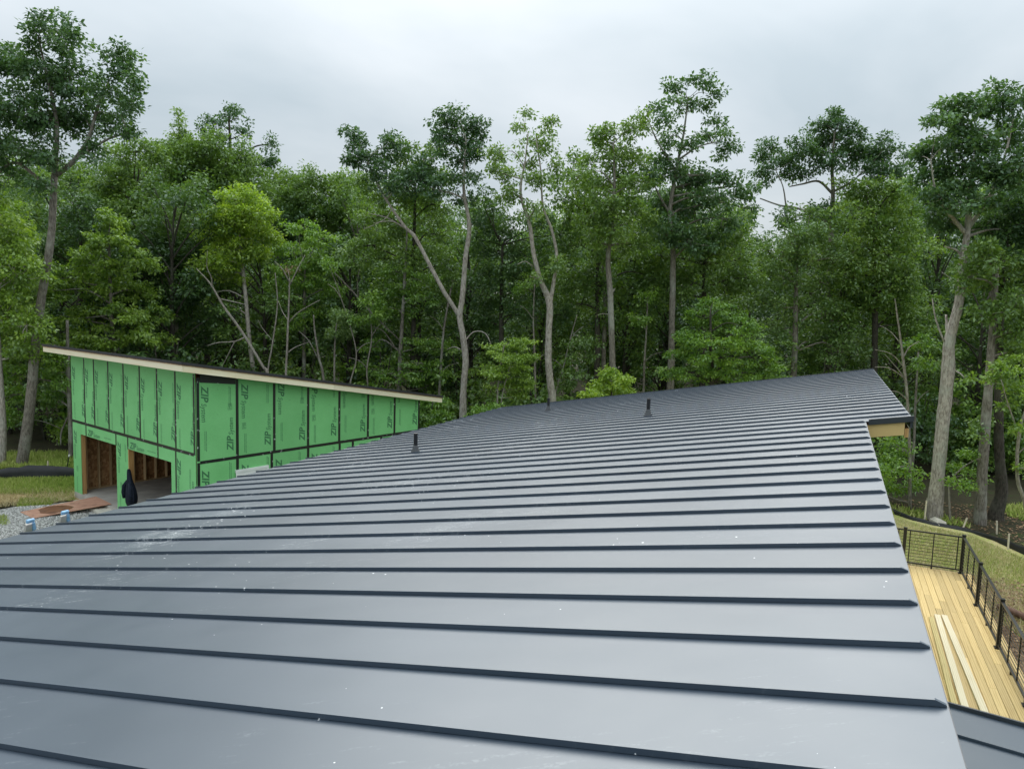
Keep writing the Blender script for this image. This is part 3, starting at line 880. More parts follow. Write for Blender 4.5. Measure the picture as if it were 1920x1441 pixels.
def small_print(nl, seed):
    """rows of tiny dashes: the illegible small print, and a square mark"""
    r = random.Random(seed); V, F = [], []
    def q(x0, y0, x1, y1):
        b = len(V); V.extend([(x0, y0, 0), (x1, y0, 0), (x1, y1, 0), (x0, y1, 0)]); F.append((b, b + 1, b + 2, b + 3))
    for i in range(nl):
        x, y = 0.0, -i * .045
        while x < .55:
            w = r.uniform(.02, .07); q(x, y, x + w, y + .018); x += w + .012
    return np.array(V), F
def icon():
    V, F = [], []
    def q(x0, y0, x1, y1):
        b = len(V); V.extend([(x0, y0, 0), (x1, y0, 0), (x1, y1, 0), (x0, y1, 0)]); F.append((b, b + 1, b + 2, b + 3))
    q(0, 0, .13, .012); q(0, .10, .13, .112); q(0, .0125, .012, .0995); q(.118, .0125, .13, .0995); q(.04, .03, .09, .045); q(.04, .055, .075, .085)
    for i in range(3): q(0, .125 + i * .022, .13, .135 + i * .022)
    return np.array(V), F
PRINT2, PRINT1, ICON = small_print(2, 3), small_print(1, 8), icon()

def face_pt(face, s, z, out):
    return (s, -out, z) if face == 1 else (-out, s, z)

def stamp(panel, VF, face, s, z, rot, scale, clip, mirror_s):
    """flat print on a panel: rot is the reading direction ('down', 'up', 'across'), (s, z) the start of the text"""
    V, F = VF
    x, y = V[:, 0] * scale, V[:, 1] * (scale if scale < 5 else 1)
    if rot == 'down': ds, dz = y, -x
    elif rot == 'up': ds, dz = -y, x
    else: ds, dz = x, y
    sg = -1.0 if face == 0 else 1.0                    # on the left face s runs from right to left as seen
    ps, pz = s + sg * ds, z + dz
    s0, s1, z0, top = clip
    bm = bmesh.new()
    vs = [bm.verts.new((a, 0, b)) for a, b in zip(ps, pz)]
    for f in F:
        try: bm.faces.new([vs[i] for i in f])
        except ValueError: pass
    def cut(co, no):
        bmesh.ops.bisect_plane(bm, geom=bm.verts[:] + bm.edges[:] + bm.faces[:], plane_co=co, plane_no=no, clear_outer=True)
    cut((s0, 0, 0), (-1, 0, 0)); cut((s1, 0, 0), (1, 0, 0)); cut((0, 0, z0), (0, 0, -1))
    za, zb = top
    n = Vector((-(zb - za), 0, (s1 - s0))).normalized()
    cut((s0, 0, za), n)
    if len(bm.faces) == 0: bm.free(); return
    me = bpy.data.meshes.new("lettering")
    bmesh.ops.triangulate(bm, faces=bm.faces[:])
    bm.to_mesh(me); bm.free()
    me.transform(Matrix(((1, 0, 0, 0), (0, 0, 0, 0), (0, 0, 1, 0), (0, 0, 0, 1))))
    for v in me.vertices:
        v.co = face_pt(face, v.co.x, v.co.z, 0.0285)
    me.materials.append(M_PRINT); me.update()
    link("lettering", me, panel)

def panel(face, pts, name="sheathing_panel"):
    """pts: (s, z) outline"""
    lo = [face_pt(face, s, z, 0.012) for s, z in pts]; up = [face_pt(face, s, z, 0.0265) for s, z in pts]
    m = MB().prism(lo, up)
    o = m.build(name, M_GREEN, gar)
    bm = bmesh.new(); bm.from_mesh(o.data); bmesh.ops.recalc_face_normals(bm, faces=bm.faces[:]); bm.to_mesh(o.data); bm.free()
    return o
def tape(face, a, b, w=0.095, lift=0.0):
    (s0, z0), (s1, z1) = a, b
    if abs(s1 - s0) < abs(z1 - z0): pts = [(s0 - w / 2, z0), (s0 + w / 2, z0), (s1 + w / 2, z1), (s1 - w / 2, z1)]
    else: pts = [(s0, z0 - w / 2), (s1, z1 - w / 2), (s1, z1 + w / 2), (s0, z0 + w / 2)]
    o_ = 0.0275 + lift
    lo = [face_pt(face, s, z, 0.027) for s, z in pts]; up = [face_pt(face, s, z, o_ + .0035) for s, z in pts]
    m = MB().prism(lo, up).build("seam_tape", M_TAPE, gar)
    bm = bmesh.new(); bm.from_mesh(m.data); bmesh.ops.recalc_face_normals(bm, faces=bm.faces[:]); bm.to_mesh(m.data); bm.free()

# right face
ZT1 = 2.53
seamR = [0.0, 1.2192, 2.4384, 3.6576, 4.8768, 6.096, 7.315, 8.55]
for i in range(7):
    s0, s1 = seamR[i] + .0015, seamR[i + 1] - .0015
    za, zb = zg(s0) - .012, zg(s1) - .012
    if i == 0: za = zb = zg(s1) - .05
    p = panel(1, [(s0, ZT1 + .0015), (s1, ZT1 + .0015), (s1, zb), (s0, za)])
    clip = (s0 + .02, s1 - .02, ZT1 + .06, (za - .02, zb - .02))
    stamp(p, (LOGO_V, LOGO_F), 1, s0 + .235, 4.69, 'down', 1.03, clip, 1)
    stamp(p, (LOGO_V, LOGO_F), 1, s0 + 1.0, 2.74, 'up', 0.98, clip, 1)
    stamp(p, PRINT2, 1, s0 + .27, 3.40 if i % 2 == 0 else 3.2, 'down', 1.0, clip, 1)
    stamp(p, PRINT2, 1, s0 + .98, 4.05, 'up', 1.0, clip, 1)
    stamp(p, ICON, 1, s0 + (.93 if i % 2 == 0 else .15), 3.95 if i % 2 == 0 else 3.35, 'across', 1.0, clip, 1)
for i in range(8):
    s = min(max(seamR[i], .045), 8.51)
    z1 = min(zg(max(s, .6)) - .03, zg(s) - .03)
    tape(1, (s, ZT1 + .045), (s, z1), 0.088 if i not in (0, 7) else .08)
tape(1, (.09, ZT1), (8.55, ZT1), .088, .0006)
tape(1, (.10, 4.90), (1.17, 4.79), .24, .0004)  # no seam here: black strip paints in the dark gap above the first panel
seamRL = [0.0, 1.2192, 2.35, 3.66, 4.9, 5.45, 6.7, 8.55]
for i in range(7):
    s0, s1 = seamRL[i] + .0015, seamRL[i + 1] - .0015
    p = panel(1, [(s0, 0.2), (s1, 0.2), (s1, ZT1 - .0015), (s0, ZT1 - .0015)])
    clip = (s0 + .02, s1 - .02, .22, (ZT1 - .06, ZT1 - .06))
    if s1 - s0 > .9:
        stamp(p, (LOGO_V, LOGO_F), 1, s0 + .235, ZT1 - .22, 'down', 1.03, clip, 1)
        stamp(p, (LOGO_V, LOGO_F), 1, s0 + 1.0, .7, 'up', .98, clip, 1)
        stamp(p, PRINT2, 1, s0 + .98, 1.85, 'up', 1.0, clip, 1)
    if i: tape(1, (seamRL[i], .2), (seamRL[i], ZT1 - .045), .088)
tape(1, (.045, .2), (.045, ZT1 - .002), .08)

# left face, with its two door openings
ZT0 = 2.755
DH = 2.345
seamL = [0.0, 1.104, 2.208, 3.312, 4.416, 5.52, 6.62, 7.40, 8.5]
for i in range(8):
    s0, s1 = seamL[i] + .0015, seamL[i + 1] - .0015
    zt = zg(0) - .012
    p = panel(0, [(s0, ZT0 + .0015), (s1, ZT0 + .0015), (s1, zt), (s0, zt)])
    clip = (s0 + .02, s1 - .02, ZT0 + .05, (zt - .02, zt - .02))
    wd = s1 - s0
    stamp(p, (LOGO_V, LOGO_F), 0, s1 - .20, 4.70, 'down', 1.03, clip, 1)
    stamp(p, (LOGO_V, LOGO_F), 0, s0 + .14, 2.95, 'up', .98, clip, 1)
    if wd > .9:
        stamp(p, PRINT2, 0, s1 - .25, 3.4, 'down', 1.0, clip, 1)
        stamp(p, PRINT2, 0, s0 + .14, 4.1, 'up', 1.0, clip, 1)
for i in range(1, 8): tape(0, (seamL[i], ZT0 + .045), (seamL[i], zg(0) - .03), .085)
tape(0, (.055, ZT0 - .01), (.055, zg(0) - .03), .08)
tape(0, (.10, ZT0), (8.49, ZT0), .092, .0006)
D1a, D1b, D2a, D2b = 5.04, 7.84, 1.40, 4.19
zlow = 0.16
def logo_low(p, s, z, rot, sc_, clip): stamp(p, (LOGO_V, LOGO_F), 0, s, z, rot, sc_, clip, 1)
p = panel(0, [(.0015, zlow), (1.12, zlow), (1.12, ZT0 - .0015), (.0015, ZT0 - .0015)])
cl = (.03, 1.1, zlow + .02, (ZT0 - .06, ZT0 - .06)); logo_low(p, .95, ZT0 - .22, 'down', 1.03, cl); logo_low(p, .2, 1.0, 'up', .98, cl); stamp(p, PRINT2, 0, .3, 2.3, 'down', 1, cl, 1)
p = panel(0, [(1.123, zlow), (D2a, zlow), (D2a, DH), (2.2, DH), (2.2, ZT0 - .0015), (1.123, ZT0 - .0015)])
p = panel(0, [(2.203, DH), (D2b, DH), (D2b, ZT0 - .0015), (2.203, ZT0 - .0015)])
cl = (2.22, D2b - .02, DH + .02, (ZT0 - .05, ZT0 - .05)); logo_low(p, D2b - .12, DH + .13, 'across', .98, cl); stamp(p, PRINT1, 0, D2b - 1.3, DH + .12, 'across', 1, cl, 1)
p = panel(0, [(D2b + .003, zlow - .1), (D1a - .003, zlow - .1), (D1a - .003, ZT0 - .0015), (D2b + .003, ZT0 - .0015)])
cl = (D2b + .02, D1a - .02, zlow, (ZT0 - .06, ZT0 - .06)); logo_low(p, D1a - .22, ZT0 - .25, 'down', 1.03, cl); stamp(p, ICON, 0, D1a - .25, 1.0, 'across', 1, cl, 1); stamp(p, PRINT2, 0, D1a - .25, .75, 'down', 1, cl, 1); stamp(p, PRINT2, 0, D2b + .2, 1.9, 'up', 1, cl, 1)
p = panel(0, [(D1a, DH), (7.36, DH), (7.36, ZT0 - .0015), (D1a, ZT0 - .0015)])
cl = (D1a + .02, 7.34, DH + .02, (ZT0 - .05, ZT0 - .05)); logo_low(p, 7.24, DH + .13, 'across', .98, cl); stamp(p, PRINT1, 0, 7.24 - 1.3, DH + .12, 'across', 1, cl, 1)
p = panel(0, [(7.363, DH), (D1b, DH), (D1b, zlow), (8.4985, zlow), (8.4985, ZT0 - .0015), (7.363, ZT0 - .0015)])
cl = (7.4, 8.48, zlow + .02, (ZT0 - .06, ZT0 - .06)); logo_low(p, 8.30, ZT0 - .3, 'down', 1.03, cl); stamp(p, ICON, 0, 8.25, 1.0, 'across', 1, cl, 1); stamp(p, PRINT2, 0, 8.2, .8, 'down', 1, cl, 1)
tape(0, (1.121, zlow), (1.121, ZT0 - .045), .075)
tape(0, (2.2015, DH), (2.2015, ZT0 - .045), .075)
tape(0, (D2b + .0015, DH - .01), (D2b + .0015, ZT0 - .045), .075)
tape(0, (D1a - .0015, DH - .01), (D1a - .0015, ZT0 - .045), .075)
tape(0, (7.3615, DH), (7.3615, ZT0 - .045), .075)

# frame behind the sheathing
def gbox(name, a, b, m_): return MB().box(a, b).build(name, m_, gar)
gbox("jamb", (-.010, D1b - .001, SLAB - .1), (.13, D1b + .04, DH), M_JAMB)
gbox("jamb", (.012, D1a - .045, SLAB), (.13, D1a, DH), M_JAMB)
gbox("jamb", (.012, D2b, SLAB), (.13, D2b + .045, DH), M_JAMB)
gbox("jamb", (.012, D2a - .045, SLAB), (.13, D2a, DH), M_JAMB)
gbox("jamb", (-.0275, D2b - .030, SLAB - .1), (.135, D2b - .002, DH - .003), M_JAMB)
gbox("door_header", (.012, D1a, DH + .002), (.13, D1b, DH + .3), M_JAMB)
gbox("door_header", (.012, D2a, DH + .002), (.13, D2b, DH + .3), M_JAMB)
# inner strand board linings, butted
def gwallx(y0, y1, m_, x0=.14, x1=GL - .14):
    lo = [(x0, y0, SLAB), (x1, y0, SLAB), (x1, y1, SLAB), (x0, y1, SLAB)]
    return MB().hexa(lo, [(x, y, zg(x) - .01) for x, y, _ in lo]).build("wall_lining", M_OSB, gar)
gwallx(GW - .012, GW, M_OSB, .0, GL)
gwallx(.011, .023, M_OSB, .145, GL)
MB().hexa([(GL - .012, .03, SLAB), (GL, .03, SLAB), (GL, GW - .015, SLAB), (GL - .012, GW - .015, SLAB)],
          [(GL - .012, .03, zg(GL) - .01), (GL, .03, zg(GL) - .01), (GL, GW - .015, zg(GL) - .01), (GL - .012, GW - .015, zg(GL) - .01)]).build("wall_lining", M_OSB, gar)
gbox("wall_lining", (.001, .03, DH + .31), (.0115, GW - .015, zg(0) - .01), M_OSB)
gbox("wall_lining", (.001, .03, SLAB), (.0115, D2a - .05, DH + .305), M_OSB)
gbox("wall_lining", (.001, D2b + .05, SLAB), (.0115, D1a - .05, DH + .305), M_OSB)
gbox("wall_lining", (.001, D1b + .045, SLAB), (.0115, GW - .015, DH + .305), M_OSB)
# outer sheathing of the two hidden faces
MB().hexa([(GL + .003, .0, .16), (GL + .025, .0, .16), (GL + .025, GW, .16), (GL + .003, GW, .16)],
          [(GL + .003, .0, zg(GL) - .02), (GL + .025, .0, zg(GL) - .02), (GL + .025, GW, zg(GL) - .02), (GL + .003, GW, zg(GL) - .02)]).build("sheathing_panel", M_GREEN, gar)
lo = [(-.0, GW + .003, .16), (GL, GW + .003, .16), (GL, GW + .025, .16), (-.0, GW + .025, .16)]
MB().hexa(lo, [(x, y, zg(x) - .02) for x, y, _ in lo]).build("sheathing_panel", M_GREEN, gar)
for x in np.arange(.35, GL - .1, .406):           # studs on the far inner wall
    gbox("stud", (x - .019, GW - .155, SLAB + .04), (x + .019, GW - .0125, zg(x) - .05), M_STUD)
for y in np.arange(.3, GW - .3, .406):
    gbox("stud", (GL - .155, y - .019, SLAB + .04), (GL - .0125, y + .019, zg(GL) - .05), M_STUD)
gbox("sole_plate", (.14, GW - .155, SLAB + .001), (GL - .02, GW - .0125, SLAB + .039), M_STUD)
gbox("sole_plate", (GL - .155, .03, SLAB + .001), (GL - .0125, GW - .16, SLAB + .039), M_STUD)
gbox("slab", (-.03, D1a - 4.2, .02), (GL - .02, GW - .02, SLAB), M_CONC)
gbox("apron", (-.42, D2a - .1, .013), (-.034, D1b - .3, .13), M_STEMWALL)
gbox("stem_wall", (-.02, D1b + .05, -.1), (GL, GW + .02, .158), M_STEMWALL)
gbox("stem_wall", (-.02, -.02, -.1), (GL, .2, .158), M_STEMWALL)
gbox("stem_wall", (-.028, D1b + .055, -.1), (-.0205, GW + .01, .15), M_STEMWALL)

# shed roof: fascia boards, deck and black underlayment, rafters
OX, OY, OE, OR = .55, .35, .95, .85
RX0, RX1, RY0, RY1 = -OX, GL + OR, -OY, GW + OE
def zq(x): return zg(x)
def fascia(name, a, b, m_=M_FASCIA):
    # board between plan points a, b with 0.18 height following the roof slope
    (x0, y0), (x1, y1) = a, b
    d = Vector((x1 - x0, y1 - y0, 0)); n = Vector((-d.y, d.x, 0)).normalized() * .038
    pts = [(x0, y0), (x1, y1), (x1 + n.x, y1 + n.y), (x0 + n.x, y0 + n.y)]
    o = MB().hexa([(x, y, zq(x)) for x, y in pts], [(x, y, zq(x) + .165) for x, y in pts]).build(name, m_, gar)
    return o
fascia("fascia_board", (RX0, RY1), (RX0, RY0), M_FASCIAY)
fascia("fascia_board", (RX0 + .039, RY0), (4.4, RY0))
fascia("fascia_board", (4.403, RY0), (RX1, RY0))
fascia("fascia_board", (RX1, RY0 + .039), (RX1, RY1), M_FASCIAY)
fascia("fascia_board", (RX1 - .039, RY1), (RX0 + .039, RY1))
pts = [(RX0 - .02, RY0 - .02), (RX1 + .02, RY0 - .02), (RX1 + .02, RY1 + .02), (RX0 - .02, RY1 + .02)]
MB().hexa([(x, y, zq(x) + .167) for x, y in pts], [(x, y, zq(x) + .185) for x, y in pts]).build("roof_deck", M_OSB, gar)
pts = [(RX0 - .03, RY0 - .03), (RX1 + .03, RY0 - .03), (RX1 + .03, RY1 + .03), (RX0 - .03, RY1 + .03)]
MB().hexa([(x, y, zq(x) + .1865) for x, y in pts], [(x, y, zq(x) + .265) for x, y in pts]).build("underlayment", M_ROLLROOF, gar)
for y in np.arange(.2, GW, .61):
    o = MB().hexa([(RX0 + .04, y, zq(RX0 + .04) + .002), (RX1 - .04, y, zq(RX1 - .04) + .002), (RX1 - .04, y + .038, zq(RX1 - .04) + .002), (RX0 + .04, y + .038, zq(RX0 + .04) + .002)],
              [(RX0 + .04, y, zq(RX0 + .04) + .164), (RX1 - .04, y, zq(RX1 - .04) + .164), (RX1 - .04, y + .038, zq(RX1 - .04) + .164), (RX0 + .04, y + .038, zq(RX0 + .04) + .164)]).build("rafter", M_STUD, gar)

# things at the garage
def jacket():
    c = gw(-.05, D2b - .12, 0)
    root = tag(empty("jacket", gw(-.10, D2b - .28, 0), GANG), "dark navy jacket hanging on the post between the two door openings", "jacket")
    # local: x into the garage, y along the face towards the left, z up
    prof = [(1.74, .03, .03, .10), (1.70, .055, .05, .09), (1.60, .075, .06, .07), (1.46, .10, .065, .05), (1.32, .16, .075, .03),
            (1.16, .26, .095, 0.0), (1.0, .30, .11, -.02), (.84, .31, .115, -.03), (.70, .27, .11, -.02), (.62, .20, .09, -.01), (.585, .12, .06, -.02)]
    n = 28; V, F = [], []
    r = random.Random(3)
    for i, (z, a, b, oy) in enumerate(prof):
        for k in range(n):
            t = 2 * math.pi * k / n
            fold = 1 + (0.13 * math.sin(5 * t + .5) + .07 * math.sin(9 * t + 1.3 * i * .3)) * min(1, i / 4)
            zz = z - (0.05 * math.sin(3 * t) if i >= 8 else 0)
            V.append((-b * math.sin(t) * fold, a * math.cos(t) * fold + oy, zz))
    for i in range(len(prof) - 1):
        for k in range(n):
            F.append((i * n + k, i * n + (k + 1) % n, (i + 1) * n + (k + 1) % n, (i + 1) * n + k))
    F.append(tuple(range(n - 1, -1, -1))); F.append(tuple((len(prof) - 1) * n + k for k in range(n)))
    m = MB(); m.add(V, F); o = m.build("body", M_FABRIC, root, True)
    s = MB(); s.tube([(-.04, .12, 1.36), (-.07, .24, 1.2), (-.08, .28, .98), (-.07, .27, .80)], [.05, .075, .075, .055], 10).build("sleeve", M_FABRIC, root, True)
    s = MB(); s.tube([(-.05, -.10, 1.33), (-.08, -.20, 1.12), (-.10, -.24, .9), (-.09, -.22, .72)], [.05, .075, .075, .055], 10).build("sleeve", M_FABRIC, root, True)
jacket()

def white_door():
    root = tag(empty("door_panel", gw(1.14, -.28, 0), GANG), "white panel leaning on the green garage wall, just above the roof edge", "panel")
    hz, wd = 2.16, 1.08
    def P(x, t, z): return (x, .22 * z / hz + t, z)
    def slabp(name, x0, x1, z0, z1, t0, t1):
        return MB().hexa([P(x0, t0, z0), P(x1, t0, z0), P(x1, t1, z0), P(x0, t1, z0)], [P(x0, t0, z1), P(x1, t0, z1), P(x1, t1, z1), P(x0, t1, z1)]).build(name, M_WHITE, root)
    slabp("leaf", .03, wd - .03, .012, hz - .03, -.0, .03)
    slabp("frame_edge", 0, .07, .012, hz - .075, -.012, -.001); slabp("frame_edge", wd - .07, wd, .012, hz - .075, -.012, -.001)
    slabp("frame_edge", 0, wd, hz - .073, hz, -.014, .035)
white_door()

# plywood sheet laid as a ramp up to the slab, a patch of mud on it
A = Vector(gz(38, 962)); A.z = .035
Bq = Vector(gz(61, 974)); Bq.z = .035
Cq = Vector(gz(209, 945, SLAB + .03)); Dq = Vector(gz(180, 931, SLAB + .03))
t_ = Vector((0, 0, .018))
def rel(p, c): return tuple(p - c)
cen = (A + Bq + Cq + Dq) / 4; cen0 = Vector((cen.x, cen.y, 0))
ply = MB().hexa([A - cen0, Bq - cen0, Cq - cen0, Dq - cen0], [A + t_ - cen0, Bq + t_ - cen0, Cq + t_ - cen0, Dq + t_ - cen0]).build("plywood_ramp", M_PLY)
ply.location = cen0
tag(ply, "reddish plywood sheet laid as a ramp from the gravel up to the left door opening", "plywood")
def onply(u, w): return A.lerp(Bq, w).lerp(Dq.lerp(Cq, w), u) + t_
V = []
nn = 40
for k in range(nn):
    a = 2 * math.pi * k / nn; rr = 1 + .07 * math.sin(3 * a + 1) + .05 * math.sin(7 * a)
    V.append(onply(.36 + .205 * math.cos(a) * rr, .5 + .43 * math.sin(a) * rr) + Vector((0, 0, .003)))
V2 = [onply(.36 + .15 * math.cos(2 * math.pi * k / nn), .5 + .32 * math.sin(2 * math.pi * k / nn)) + Vector((0, 0, .022 + .008 * math.sin(k * 1.7))) for k in range(nn)]
mm = MB(); c0 = onply(.36, .5)
mm.add([v - c0 for v in V] + [v - c0 for v in V2] + [(0, 0, .03)], [(k, (k + 1) % nn, nn + (k + 1) % nn, nn + k) for k in range(nn)] + [(nn + k, nn + (k + 1) % nn, 2 * nn) for k in range(nn)])
o = mm.build("mud_patch", M_MUD, None, True); o.location = c0
tag(o, "round rust-brown patch of mud on the plywood ramp", "mud")
a = gz(112, 944, .02); b = gz(143, 940, .02)
tag(MB().bar(a, b, .05, .03).build("lath", M_STAKE), "thin pale lath lying on the ground beside the garage corner", "lath")

# log beyond the railing, flat stone by the big trunk
a, b = Vector(gz(1872, 1137, .1)), Vector(gz(1925, 1158, .1))
m = MB(); m.tube([a, a.lerp(b, .5) + Vector((0, 0, .02)), b], [.085, .09, .08], 10, True, .08, prng)
tag(m.build("log", M_LOG, None, True), "short reddish-brown log lying on the soil beyond the deck railing", "log")
def rock(name, c, rx, ry, rzz, lab):
    bm = bmesh.new(); bmesh.ops.create_icosphere(bm, subdivisions=2, radius=1)
    for v in bm.verts:
        k = 1 + prng.uniform(-.14, .14); v.co = Vector((v.co.x * rx * k, v.co.y * ry * k, max(v.co.z, -.3) * rzz * k))
    me = bpy.data.meshes.new(name); bm.to_mesh(me); bm.free(); me.materials.append(M_STONE)
    o = link(name, me); o.location = (c[0], c[1], rzz * .25); tag(o, lab, "stone")
rock("stone", gz(1757, 981), .22, .42, .16, "flat pale stone on the ground at the foot of the big leaning trunk")

# silt fences
def silt_fence(name, pts, hts, lab, stakes):
    root = tag(empty(name, pts[0]), lab, "silt fence")
    P0 = Vector(pts[0])
    path = []; H = []
    for i in range(len(pts) - 1):
        a, b = Vector(pts[i]), Vector(pts[i + 1]); n = max(2, int((b - a).length / .3))
        for j in range(n):
            path.append(a.lerp(b, j / n) + Vector((prng.uniform(-.04, .04), prng.uniform(-.04, .04), 0))); H.append((hts[i] + (hts[i + 1] - hts[i]) * j / n) * prng.uniform(.8, 1.12))
    V, F = [], []
    for p, h in zip(path, H):
        q = p - P0
        for t, dz in ((-.02, -.02), (.0, h * .5), (.03, h), (.042, h), (.015, h * .5), (-.005, -.02)):
            V.append((q.x + t * .3, q.y + t * 1.4 + (.05 * math.sin(p.x * 3) if dz > 0 else 0), dz))
    for i in range(len(path) - 1):
        for k in range(5):
            a = i * 6 + k; F.append((a, a + 1, a + 7, a + 6))
    m = MB(); m.add(V, F); m.build("fabric", M_SILT, root, True)
    for p, h, lean in stakes:
        q = Vector(p) - P0
        MB().bar((q.x, q.y, -.05), (q.x + lean, q.y + .02, h), .04, .035, (0, 1, 0)).build("stake", M_STAKE, root)
silt_fence("silt_fence", FENCE_R, [.20, .20, .14, .10, .11, .12, .15, .24, .30, .30], "low sagging black silt fence along the edge of the right hand woods",
           [(gz(1733, 978), .78, .03), (gz(1803, 994), .45, .16), (gz(1869, 1001), .46, -.03), (gz(1890, 1029), .5, 0)])
silt_fence("silt_fence", [gz(-200, 908), gz(-60, 902), gz(0, 899.5), gz(70, 897.5), gz(139, 896.5), gz(200, 894)], [.5, .5, .48, .5, .46, .46], "black silt fence beside the garage in front of the left hand trunks",
           [(gz(90, 893), .62, 0), (gz(-30, 898), .6, 0)])
a = Vector(gz(123, 891)); b = at(130, 853, a.y)
root = tag(empty("rod", a), "thin dark rod leaning behind the silt fence by the garage corner", "rod")
MB().tube([(0, 0, 0), tuple(Vector(b) - a)], .018, 6).build("shaft", M_PIPE, root)
d_ = Vector(b) - a
MB().tube([tuple(d_ * .93), tuple(d_ * 1.03)], .034, 6).build("tip", M_WHITE, root)

# ------------------------------------------------------------------ trees
def leaf_quads(C, RX, RZ, N_, L_, flat=0.55, droop=0.25, r=None, tonebias=0.0, aspect=0.52):
    """leaf-shaped quads in clumps; arrays of clump centres, radii, leaf counts"""
    idx = np.repeat(np.arange(len(C)), N_)
    n = len(idx)
    v = r.standard_normal((n, 3)); v /= np.linalg.norm(v, axis=1)[:, None]
    rad = r.random(n) ** 0.45
    off = v * rad[:, None]
    P = C[idx] + off * np.stack([RX[idx], RX[idx], RZ[idx]], 1)
    d = off * np.array([1, 1, .5]) + 0.55 * r.standard_normal((n, 3)); d[:, 2] -= droop
    d /= np.linalg.norm(d, axis=1)[:, None]
    up = r.standard_normal((n, 3)) * flat; up[:, 2] += 1.0
    s = np.cross(d, up); s /= np.maximum(1e-6, np.linalg.norm(s, axis=1))[:, None]
    nn_ = np.cross(s, d)
    ln = L_ * r.uniform(.65, 1.3, n); w = ln * aspect
    a = P; b = P + d * (ln * .42)[:, None] + s * (w * .5)[:, None] + nn_ * (w * .18)[:, None]
    t = P + d * ln[:, None]
    c = P + d * (ln * .42)[:, None] - s * (w * .5)[:, None] + nn_ * (w * .18)[:, None]
    V = np.stack([a, b, t, c], 1).reshape(-1, 3)
    ct = r.standard_normal(len(C)) * .13
    tone = np.clip(.48 + tonebias + ct[idx] + .16 * r.standard_normal(n), 0, 1)
    return V, tone

def smooth_path(P, n=4):
    """Catmull-Rom through the points"""
    P = [np.array(p, float) for p in P]
    if len(P) < 3:
        return [P[0] + (P[-1] - P[0]) * t for t in np.linspace(0, 1, n + 1)]
    Q = [2 * P[0] - P[1]] + P + [2 * P[-1] - P[-2]]
    out = []
    for i in range(1, len(Q) - 2):
        for t in np.linspace(0, 1, n, endpoint=False):
            a, b, c, d = Q[i - 1], Q[i], Q[i + 1], Q[i + 2]
            out.append(.5 * (2 * b + (c - a) * t + (2 * a - 5 * b + 4 * c - d) * t * t + (3 * b - a - 3 * c + d) * t ** 3))
    out.append(P[-1])
    return out

def interp_r(rads, m):
    return list(np.interp(np.linspace(0, len(rads) - 1, m), np.arange(len(rads)), rads))

def make_tree(name, label, cat, group, base, stems, blobs, lf, bk, seed, leafL=.17, rc=.42, per=60, dens=1.0, droop=.25, cflat=.6,
              bare=None, twig=True, gap=0.0, tonebias=0.0):
    """stems: list of (points, radii) in world; blobs: list of (centre, rx, ry, rz); all relative to world. One trunk mesh, one limbs mesh, one crown mesh."""
    r = np.random.default_rng(seed); pr = random.Random(seed)
    base = np.array(base, float)
    root = tag(empty(name, base), label, cat, group)
    tr = MB(); allp = []
    for i, (pts, rads) in enumerate(stems):
        sp = smooth_path([np.array(p) - base for p in pts], 5)
        rr = interp_r(rads, len(sp))
        tr.tube(sp, rr, 10 if i == 0 else 8, True, .06, pr)
        allp += [(p, q) for p, q in zip(sp, rr)]
    AP = np.array([p for p, _ in allp]) if allp else np.zeros((1, 3))
    limbs = tr; CC, RXs, RZs = [], [], []
    for (c, rx, ry, rz) in blobs:
        c = np.array(c) - base
        vol = (rx * ry * rz) ** (1 / 3)
        n = max(3, int(dens * 5.2 * (vol / rc) ** 2.1))
        # limb from the stem to the middle of the blob
        if len(allp):
            dz = AP[:, 2] - (c[2] - .35 * rz)
            cost = np.linalg.norm(AP - c, axis=1) + np.maximum(0, dz) * 1.5
            j = int(np.argmin(cost)); p0, r0 = AP[j], allp[j][1]
            mid = p0 * .5 + c * .5 + r.standard_normal(3) * .1 * np.linalg.norm(c - p0) + np.array([0, 0, .08 * np.linalg.norm(c - p0)])
            lp_ = smooth_path([p0, mid, c], 4)
            lr = min(r0 * .6, .035 + .022 * vol)
            limbs.tube(lp_, interp_r([lr, lr * .7, lr * .35], len(lp_)), 6, False)
        for k in range(n):
            v = r.standard_normal(3); v /= np.linalg.norm(v)
            q = r.random() ** .42
            if gap and r.random() < gap and q < .8: q = .95
            p = c + v * q * np.array([rx, ry, rz])
            CC.append(p); f = r.uniform(.7, 1.25)
            RXs.append(rc * f); RZs.append(rc * f * cflat)
            if twig and len(allp) and k % 2 == 0:
                m_ = c * .55 + p * .45 + r.standard_normal(3) * .08
                limbs.tube([c, m_, p], [lr * .4, lr * .25, .006], 4, False)
    if bare:
        for pts, rads in bare:
            sp = smooth_path([np.array(p) - base for p in pts], 3)
            tr.tube(sp, interp_r(rads, len(sp)), 5, True)
    tr.build("trunk", bk, root, True)
    if CC:
        C = np.array(CC); N_ = np.maximum(8, (per * (1.0 if lf == 'oak' else 1.12) * r.uniform(.6, 1.3, len(C)))).astype(int)
        V, tone = leaf_quads(C, np.array(RXs), np.array(RZs), N_, leafL, .6, droop, r, tonebias)
        me = quads_mesh("crown", V, tone, LEAF[lf])
        link("crown", me, root)
    return root

